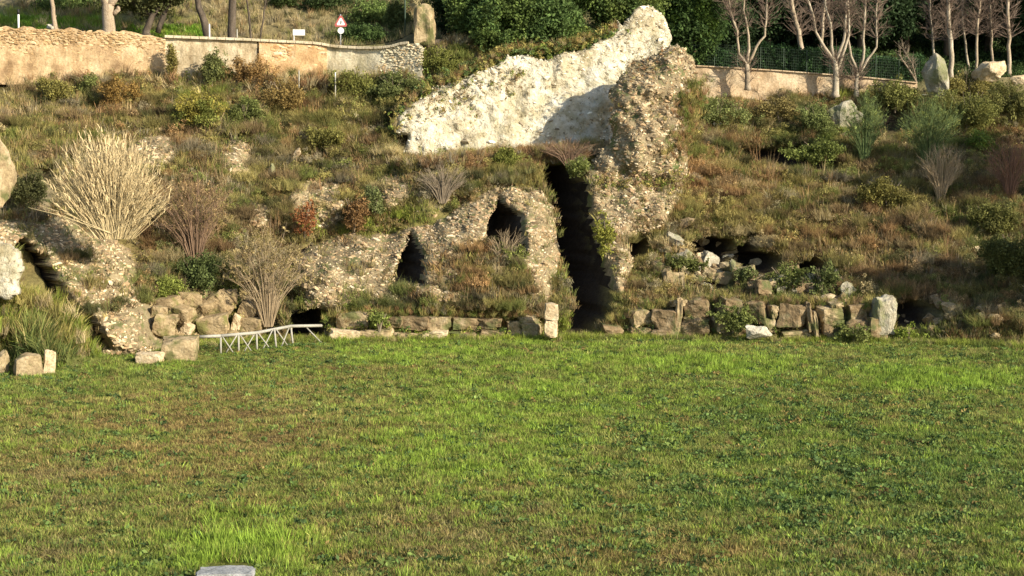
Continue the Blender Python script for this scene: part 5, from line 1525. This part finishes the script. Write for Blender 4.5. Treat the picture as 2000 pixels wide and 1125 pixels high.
leafy_shrub('leafy_weed', 'green weeds at the foot of the block wall under the grey boulder', 'weed', 1655, 662, 60, 40, 110, (.14, .2, .07), 238, fam='weed_kinds', scale=1.4, dy=-1.5)
leafy_shrub('leafy_shrub', 'dark green shrub behind the road sign', 'shrub', 700, 92, 110, 50, 300, (.08, .13, .04), 239, dy=3.2)
leafy_shrub('leafy_shrub', 'green shrub on the bank behind the wall, right of the road sign', 'shrub', 715, 50, 90, 70, 260, (.16, .20, .05), 240, dy=8.0)
leafy_shrub('leafy_shrub', 'dark shrubs hanging at the top edge left of the road sign', 'shrub', 615, 8, 80, 26, 160, (.05, .08, .03), 241, dy=12.0)
leafy_shrub('leafy_shrub', 'dark shaded weeds behind the reeds at the left', 'shrub', 75, 400, 70, 80, 160, (.07, .09, .05), 242, dy=-2.0)
# long leaved clump at lower left
x, Y, z = surf(90, 690); Y = 76.6; z = 0.0
x = float(unproj(85, 690, Y)[0])
gm = empty('long_grass_clump', (x, Y, z), 'tall clump of long arching green leaves in front of the cave', 'plant')
rng = np.random.default_rng(55); n = 260
P_ = np.stack([x - .3 + rng.normal(size=n) * .52, Y + rng.normal(size=n) * .5, np.zeros(n)], 1); P_[:, 2] = np.clip(1.9 - np.abs(P_[:, 0] - x + .3) * 1.3, 0, 2) * rng.random(n)
cc = np.array([(.20, .23, .07), (.14, .19, .06), (.36, .31, .13)])[rng.integers(0, 3, n)] * rng.uniform(.7, 1.3, (n, 1))
scatter('leaves', 'tall_kinds', P_, rots(n, rng, .35), rng.uniform(1.2, 2.2, n), cc, gm, 56)

# earth mound at the left edge under the leaves
def mound_z(x, y):
    d = ((x + 24.6) / 3.0) ** 2 + ((y - 78.6) / 2.6) ** 2
    return 3.0 * np.exp(-d * 1.3) - .12
xs = np.arange(-31, -19, .2); ys = np.arange(72, 86, .2)
Yg_, Xg_ = np.meshgrid(ys, xs, indexing='ij'); Zg_ = mound_z(Xg_, Yg_) + .12 * fbm(Xg_, Yg_, 0, 9, 3)
nx = len(xs); ii = (np.arange(len(ys) - 1)[:, None] * nx + np.arange(nx - 1)[None, :]).ravel()
c = ground_col(Xg_.ravel(), Yg_.ravel(), Zg_.ravel(), SLOPE, {'LIME': 1, 'GREEN': 1, 'TAN': .8}, 200) * .55
tag(mk('earth_mound', np.stack([Xg_, Yg_, Zg_], -1).reshape(-1, 3), np.stack([ii, ii + 1, ii + nx + 1, ii + nx], 1), M['soil'], smooth_=True, col=c), kind='structure')

# ------------------------------------------------------------------ GROUND COVER
rng = np.random.default_rng(1)
# the field
n = 105000
y = rng.uniform(36, 90, n); hw = y * .345 + 1.5
x = rng.uniform(-1, 1, n) * hw
k = (y < base_f(x) - .15)
dens = .55 + .45 * np.clip(60 / y, 0, 1)
k &= rng.random(n) < dens
x, y = x[k], y[k]; z = np.maximum(field_z(x, y), mound_z(x, y)) - .02
c, idx = palcol(x, y, z, FIELD, FB, 100, rng, .32, 2.4)
hgt = .85 + .9 * fbm(x / .7, y / .7, 0, 66, 3) + .4 * (idx == IDX['LIME']) - .15 * (idx == IDX['RUST'])
px, py = proj(x, y, z)
lush = np.exp(-(((px - 500) / 130) ** 2 + ((py - 1075) / 40) ** 2)) + .8 * np.exp(-(((px - 1350) / 160) ** 2 + ((py - 715) / 14) ** 2)) + .8 * np.exp(-(((px - 1820) / 150) ** 2 + ((py - 745) / 20) ** 2))
hgt = hgt * (1 + .9 * lush)
hgt = np.where((px > 380) & (px < 660) & (py > 664) & (py < 715), .4, hgt)
slabk = ((px > 385) & (px < 500) & (py > 1100) & (py < 1136))
s = rng.uniform(.8, 1.35, len(x))
short = ((rng.random(len(x)) < .72) | ((px > 380) & (px < 660) & (py > 664) & (py < 715))) & ~slabk
def sub(m_): return np.stack([x[m_], y[m_], z[m_]], 1)
c = c * np.array([.86, 1.06, .9])
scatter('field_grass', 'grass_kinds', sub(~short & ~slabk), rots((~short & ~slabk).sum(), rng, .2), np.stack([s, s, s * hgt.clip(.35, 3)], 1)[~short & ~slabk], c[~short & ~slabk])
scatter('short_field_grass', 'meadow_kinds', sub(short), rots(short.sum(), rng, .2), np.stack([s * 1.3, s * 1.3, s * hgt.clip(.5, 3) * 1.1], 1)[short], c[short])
# broad leaved weeds, thickest to the right
n = 46000
y = rng.uniform(36, 88, n); x = rng.uniform(-1, 1, n) * (y * .345 + 1.5)
z = field_z(x, y); px, py = proj(x, y, z)
dn = .16 + 1.0 * np.exp(-(((px - 1650) / 480) ** 2 + ((py - 930) / 170) ** 2)) + .25 * np.exp(-(((px - 250) / 150) ** 2 + ((py - 1110) / 30) ** 2))
k = (y < base_f(x) - .1) & (rng.random(n) < dn * (fbm(x / .9, y / .9, 0, 71, 3) > -.05)) & ~((px > 385) & (px < 500) & (py > 1095))
x, y, z = x[k], y[k], z[k]
cc = np.array([(.09, .15, .05), (.14, .22, .06), (.22, .30, .08), (.30, .22, .08)])[rng.choice(4, len(x), p=[.35, .35, .2, .1])] * rng.uniform(.7, 1.3, (len(x), 1))
scatter('field_weeds', 'weed_kinds', np.stack([x, y, z + .06], 1), rots(len(x), rng, .3), rng.uniform(.9, 2.0, len(x)), cc * .8)


def slope_surface(x, z):
    y = hill(x, z)
    for box, T, mk_ in RUINT:
        m_ = (x > box[0]) & (x < box[1]) & (z > box[2]) & (z < box[3])
        if m_.any():
            t = T(x[m_], z[m_]); y[m_] = y[m_] - np.maximum(t, 0)
    return y


def stone_zone(px, py):
    """where bare rubble shows and few plants grow"""
    s_ = np.zeros(len(px))
    for cx, cy, rx, ry in [(680, 490, 90, 40), (640, 560, 60, 50), (850, 450, 80, 25), (1045, 430, 35, 60), (1065, 520, 22, 60), (1205, 420, 45, 120), (1260, 320, 75, 85), (1280, 200, 70, 100), (870, 420, 60, 40), (620, 520, 50, 60), (240, 500, 50, 60), (260, 640, 55, 45), (110, 450, 60, 30), (0, 480, 60, 60),
                           (298, 298, 40, 30), (462, 312, 30, 34), (625, 395, 50, 40), (765, 376, 28, 24), (508, 424, 24, 18), (1040, 460, 40, 60), (740, 480, 90, 25), (930, 430, 60, 30)]:
        s_ = np.maximum(s_, np.exp(-(((px - cx) / rx) ** 2 + ((py - cy) / ry) ** 2) ** 2))
    return s_


def slope_scatter(name, fam, n, smin, smax, seed, densf, basew=SB, tilt=.25, zoff=-.02, mul=1.0, hs=1.0, inst_tint=None):
    rng = np.random.default_rng(seed)
    x = rng.uniform(-33, 36, n); z = rng.uniform(.0, 1, n) * zt_f(x)
    y = slope_surface(x, z)
    px, py = proj(x, y, z)
    cv = carve(x, z)
    d = densf(px, py, x, z) * (cv < .35) * (1 - .9 * stone_zone(px, py))
    for bx_, T, mk_ in RUINT:
        m_ = (x > bx_[0]) & (x < bx_[1]) & (z > bx_[2]) & (z < bx_[3])
        if m_.any(): d[m_] = d[m_] * (1 - .88 * mk_(x[m_], z[m_]))
    k = rng.random(n) < d
    x, y, z = x[k], y[k], z[k]
    c, idx = palcol(x, y, z, SLOPE, basew, 200, rng)
    if inst_tint is not None: c = c * np.array(inst_tint)
    s = rng.uniform(smin, smax, len(x)) * (1 + .35 * fbm(x / 2, z / 2, 0, seed, 2))
    scatter(name, fam, np.stack([x, y, z + zoff], 1), rots(len(x), rng, tilt), np.stack([s, s, s * hs], 1), c * mul, None, seed)


slope_scatter('slope_grass', 'grass_kinds', 52000, 1.0, 1.9, 801, lambda px, py, x, z: .9 + 0 * px, hs=1.1)
slope_scatter('tall_dry_grass', 'tall_kinds', 26000, .45, 1.1, 802, lambda px, py, x, z: .15 + .75 * sstep(-.25, .3, fbm(x / 1.8, z / 1.8, 0, 91, 3)), mul=1.05)
slope_scatter('dry_stalks', 'stalk_kinds', 5500, .5, 1.1, 803, lambda px, py, x, z: .05 + .9 * (fbm(x / 2.2, z / 2.2, 0, 92, 3) > .12), basew={'RUST': 1, 'GREY': 1, 'TAN': 1, 'BROWN': 1.3}, tilt=.15)
slope_scatter('slope_weeds', 'weed_kinds', 26000, .8, 1.8, 804, lambda px, py, x, z: .1 + .8 * sstep(-.1, .35, fbm(x / 1.4, z / 1.4, 0, 93, 3)), zoff=.06, tilt=.4)
slope_scatter('scrub_leaves', 'leafy_kinds', 9000, .5, 1.15, 805, lambda px, py, x, z: .03 + .85 * (fbm(x / 1.9, z / 1.9, 0, 94, 3) > .18), zoff=.12, tilt=.6, mul=.9)
# brushy clumps: low bushes and dead stems growing into each other
rng = np.random.default_rng(404)
acc = {'leafy_kinds': [], 'tall_kinds': [], 'twig_kinds': []}
nC = 3800
x = rng.uniform(-32, 35, nC); z = rng.uniform(.05, 1, nC) * zt_f(x); y = slope_surface(x, z); px, py = proj(x, y, z)
dd = np.clip(.25 + .75 * sstep(-.15, .25, fbm(x / 4, z / 4, 0, 95, 2)) + .9 * np.exp(-(((px - 1840) / 190) ** 2 + ((py - 290) / 120) ** 2)) + .6 * np.exp(-(((px - 500) / 330) ** 2 + ((py - 210) / 60) ** 2)), 0, 1) * (1 - .95 * stone_zone(px, py)) * (carve(x, z) < .3)
for bx_, T, mk_ in RUINT:
    m_ = (x > bx_[0]) & (x < bx_[1]) & (z > bx_[2]) & (z < bx_[3])
    if m_.any(): dd[m_] *= (1 - .95 * mk_(x[m_], z[m_]))
k = rng.random(nC) < dd; x, y, z = x[k], y[k], z[k]
c, idx = palcol(x, y, z, SLOPE, dict(SB, DARK=.35, GREEN=.8), 200, rng)
for i in range(len(x)):
    fam = rng.choice(['leafy_kinds', 'tall_kinds', 'twig_kinds'], p=[.38, .27, .35]); r_ = rng.uniform(.25, .85); m_ = int(10 + 26 * r_)
    q = rng.normal(size=(m_, 3)) * np.array([.5, .4, .36]) * r_; q[:, 2] = np.abs(q[:, 2]) * (1.3 if fam == 'leafy_kinds' else .3) + (.1 if fam == 'leafy_kinds' else 0)
    acc[fam].append((np.array([x[i], y[i] - .1, z[i]]) + q, c[i] * rng.uniform(.7, 1.25, (m_, 1)), rng.uniform(.5, 1.1, m_) * (.75 if fam == 'leafy_kinds' else .6 + .5 * r_)))
for fam, nm_ in (('leafy_kinds', 'leafy_scrub'), ('tall_kinds', 'grass_clumps'), ('twig_kinds', 'dead_stem_clumps')):
    P_ = np.concatenate([a[0] for a in acc[fam]]); c_ = np.concatenate([a[1] for a in acc[fam]]); s_ = np.concatenate([a[2] for a in acc[fam]])
    scatter(nm_, fam, P_, rots(len(P_), rng, .8 if fam == 'leafy_kinds' else .3), s_, c_, None, 7)
def rim(name, pts, Yf, n, fam, cols, s0, s1, seed, spread=(.25, .3, .2), tilt=.4):
    rng = np.random.default_rng(seed); pts = np.array(pts, float)
    L_ = np.concatenate([[0], np.cumsum(np.hypot(*np.diff(pts, axis=0).T))]); u = rng.random(n) * L_[-1]
    px = np.interp(u, L_, pts[:, 0]); py = np.interp(u, L_, pts[:, 1])
    x, Y, z = solve(px, py, Yf)
    P_ = np.stack([x, Y, z], 1) + rng.normal(size=(n, 3)) * np.array(spread)
    scatter(name, fam, P_, rots(n, rng, tilt), rng.uniform(s0, s1, n), np.array(cols)[rng.integers(0, len(cols), n)] * rng.uniform(.7, 1.3, (n, 1)), None, seed)


top_rim = [(772, 262), (780, 225), (806, 196), (855, 165), (910, 142), (965, 118), (995, 98), (1040, 98), (1095, 94), (1160, 76), (1200, 56)]
rim('rim_weeds', top_rim, lambda x, z: vault_y(x, z) - .6, 520, 'weed_kinds', [GREEN, OLIVE, BLUEG, YEL, DARK], .9, 2.2, 71, (.3, .35, .35), .8)
rim('rim_grass', top_rim, lambda x, z: vault_y(x, z) - .2, 380, 'tall_kinds', [OLIVE, YEL, TAN, RUST], .4, .9, 72, (.2, .4, .15))
rim('vault_foot_grass', [(780, 322), (850, 322), (940, 308), (1060, 302), (1180, 300)], lambda x, z: hill0(x, z) - .3, 900, 'tall_kinds', [RUST, TAN, OLIVE, BROWN, GREY], .5, 1.15, 73, (.2, .6, .15))
rim('vault_patch_weeds', [(800, 240), (850, 205), (900, 190), (960, 170), (1010, 150)], lambda x, z: vault_y(x, z) - .95, 230, 'weed_kinds', [OLIVE, BROWN, GREEN, GREY], .8, 1.8, 74, (.55, .1, .5), .8)
rim('pier_weeds', [(1215, 150), (1280, 110), (1330, 120), (1280, 150), (1230, 200), (1260, 250), (1300, 200)], lambda x, z: pier_y(x, z) - 1.0, 420, 'weed_kinds', [OLIVE, BROWN, GREY, GREY, RUST], .6, 1.3, 75, (.5, .15, .5), .8)
rim('pier_foot_grass', [(1310, 310), (1322, 270), (1335, 230), (1352, 200), (1364, 170)], lambda x, z: pier_y(x, z) - .8, 420, 'tall_kinds', [OLIVE, YEL, RUST, GREEN], .4, .95, 76, (.45, .4, .5))
rim('pier_seam_weeds', [(1170, 352), (1220, 362), (1280, 362), (1335, 350)], lambda x, z: pier_y(x, z) - 1.4, 240, 'weed_kinds', [OLIVE, BROWN, GREEN, YEL], .8, 1.6, 77, (.4, .2, .3), .8)
wallY = lambda x, z: base_f(x) - .35 + .12 * z
rim('block_wall_grass', [(1190, 632), (1280, 600), (1400, 586), (1520, 590), (1640, 596), (1720, 600)], lambda x, z: base_f(x) + .1 + 0 * z, 380, 'tall_kinds', [OLIVE, GREEN, YEL, BROWN], .35, .8, 81, (.3, .25, .12))
rim('block_wall_weeds', [(1200, 650), (1300, 640), (1420, 640), (1560, 650), (1700, 650)], wallY, 420, 'weed_kinds', [GREEN, OLIVE, BLUEG, DARK, BROWN], .8, 1.8, 82, (.3, .25, .35), .8)
rim('low_wall_grass', [(650, 622), (760, 612), (860, 612), (960, 616), (1060, 622)], lambda x, z: base_f(x) + .2 + 0 * z, 420, 'tall_kinds', [OLIVE, GREEN, YEL, RUST], .35, .8, 83, (.3, .3, .12))
rim('low_wall_weeds', [(650, 650), (760, 650), (900, 655), (1060, 650)], wallY, 330, 'weed_kinds', [GREEN, OLIVE, BLUEG, LIME], .8, 1.7, 84, (.35, .25, .3), .8)
rim('upper_wall_scrub', [(-20, 172), (100, 166), (250, 170), (400, 168), (560, 172), (700, 172), (800, 152)], lambda x, z: 107.0 + 0 * x - .7, 620, 'leafy_kinds', [OLIVE, BROWN, GREEN, RUST, TAN, GREY], .5, 1.1, 85, (.4, .5, .45), .8)
rim('upper_wall_dry_grass', [(-20, 170), (100, 168), (250, 170), (400, 168), (560, 172), (700, 172), (800, 154)], lambda x, z: 106.8 + 0 * x - .5, 620, 'tall_kinds', [TAN, BROWN, RUST, OLIVE, STRAW], .6, 1.5, 86, (.4, .5, .3))
for q_, (pl_, nn_) in enumerate([([(0, 590), (60, 588), (110, 620), (150, 670)], 260), ([(0, 620), (70, 620), (120, 660), (170, 700)], 260), ([(0, 650), (60, 655), (120, 690)], 200)]):
    rim('left_bank_grass', pl_, lambda x, z: np.minimum(lf(x, z), 78.6) - .5, nn_, 'tall_kinds', [GREEN, OLIVE, LIME, TAN, YEL], .7, 1.6, 90 + q_, (.35, .5, .15), .35)
# lawns beside the road
rng = np.random.default_rng(88); n = 9000
x = rng.uniform(-42, -18, n); d = rng.uniform(3, 14, n); y = top_f(x) + d; z = upper_z(x, y); px, py = proj(x, y, z)
k = ((px < 195) & (py > 34)) | ((px > 225) & (px < 400) & (d < 9)); x, y, z = x[k], y[k], z[k]
scatter('lawn_grass', 'grass_kinds', np.stack([x, y, z], 1), rots(len(x), rng, .2), rng.uniform(1.0, 1.8, len(x)), np.array((.24, .42, .05)) * rng.uniform(.7, 1.25, (len(x), 1)), None, 3)
# undergrowth of the wood
n = 2600
x = rng.uniform(8, 42, n); d = rng.uniform(1.5, 26, n); y = top_f(x) + d; z = upper_z(x, y)
scatter('undergrowth', 'crown_kinds', np.stack([x, y, z + .2], 1), rots(n, rng, .8), rng.uniform(.7, 1.6, n), np.array((.045, .075, .022)) * rng.uniform(.5, 1.7, (n, 1)), None, 12)
# loose pebbles washed over the slope
rng = np.random.default_rng(31)
def pebmask(x, z):
    px, py = proj(x, hill(x, z), z)
    r_ = .03 + 0 * x
    for cx, cy, rx, ry, w_ in [(1320, 300, 80, 130, 1.0), (1310, 380, 70, 80, .9), (1270, 340, 90, 110, .9), (1230, 480, 40, 60, .6), (1300, 440, 60, 30, .5), (1350, 300, 40, 60, .4), (560, 560, 60, 30, .3), (340, 300, 60, 60, .2), (1340, 500, 60, 40, .5), (1600, 180, 120, 20, .5), (250, 230, 60, 20, .4), (920, 400, 80, 30, .5), (700, 470, 100, 30, .4)]:
        r_ = np.maximum(r_, w_ * np.exp(-(((px - cx) / rx) ** 2 + ((py - cy) / ry) ** 2)))
    return r_ * (carve(x, z) < .3)
o = surf_stones('loose_stones', None, 34000, (-30, 34, 0, 15.5), slope_surface, pebmask, rng, .14, STONEPAL, 33, proud=0)

# grass on the bank behind the road
rng = np.random.default_rng(61); n = 15000
x = rng.uniform(-38, 34, n); d = rng.uniform(.9, 42, n) ** 1.0; y = top_f(x) + d
road = (x < -5) & (d < 3.6) & (d > .9)
k = ~((x > 10) & (rng.random(n) < .6)) & ~(road & (rng.random(n) < .5))
x, y, d = x[k], y[k], d[k]; z = upper_z(x, y)
c, idx = palcol(x, y, z, UPPER, UB, 300, rng)
scatter('bank_grass', 'tall_kinds', np.stack([x, y, z - .03], 1), rots(len(x), rng, .3), rng.uniform(.5, 1.3, len(x)), c)
# fringe of grass and weeds along the wall foot
rng = np.random.default_rng(62); n = 2600
x = rng.uniform(-17, 31, n); y = base_f(x) - rng.uniform(0, 1.6, n); z = field_z(x, y)
c, idx = palcol(x, y, z, SLOPE + [(1000, 665, 900, 12, 'LIME', 3)], {'LIME': 1, 'GREEN': 1, 'TAN': .3}, 100, rng)
scatter('wall_foot_grass', 'tall_kinds', np.stack([x, y, z - .03], 1), rots(n, rng, .3), rng.uniform(.35, .8, n), c)
# the road behind the retaining wall
xs = np.linspace(-60, -6, 60); V = []; Fc = []
for i, xx in enumerate(xs):
    for dd in (1.0, 4.4): V.append((xx, float(top_f(xx)) + dd, up_z(xx, float(top_f(xx)) + dd) + .05))
for i in range(len(xs) - 1): Fc.append((2 * i, 2 * i + 2, 2 * i + 3, 2 * i + 1))
tag(mk('road', np.array(V), Fc, M['roadmat']), kind='structure')
print('instances', NINST, 'objects', len(S.objects))
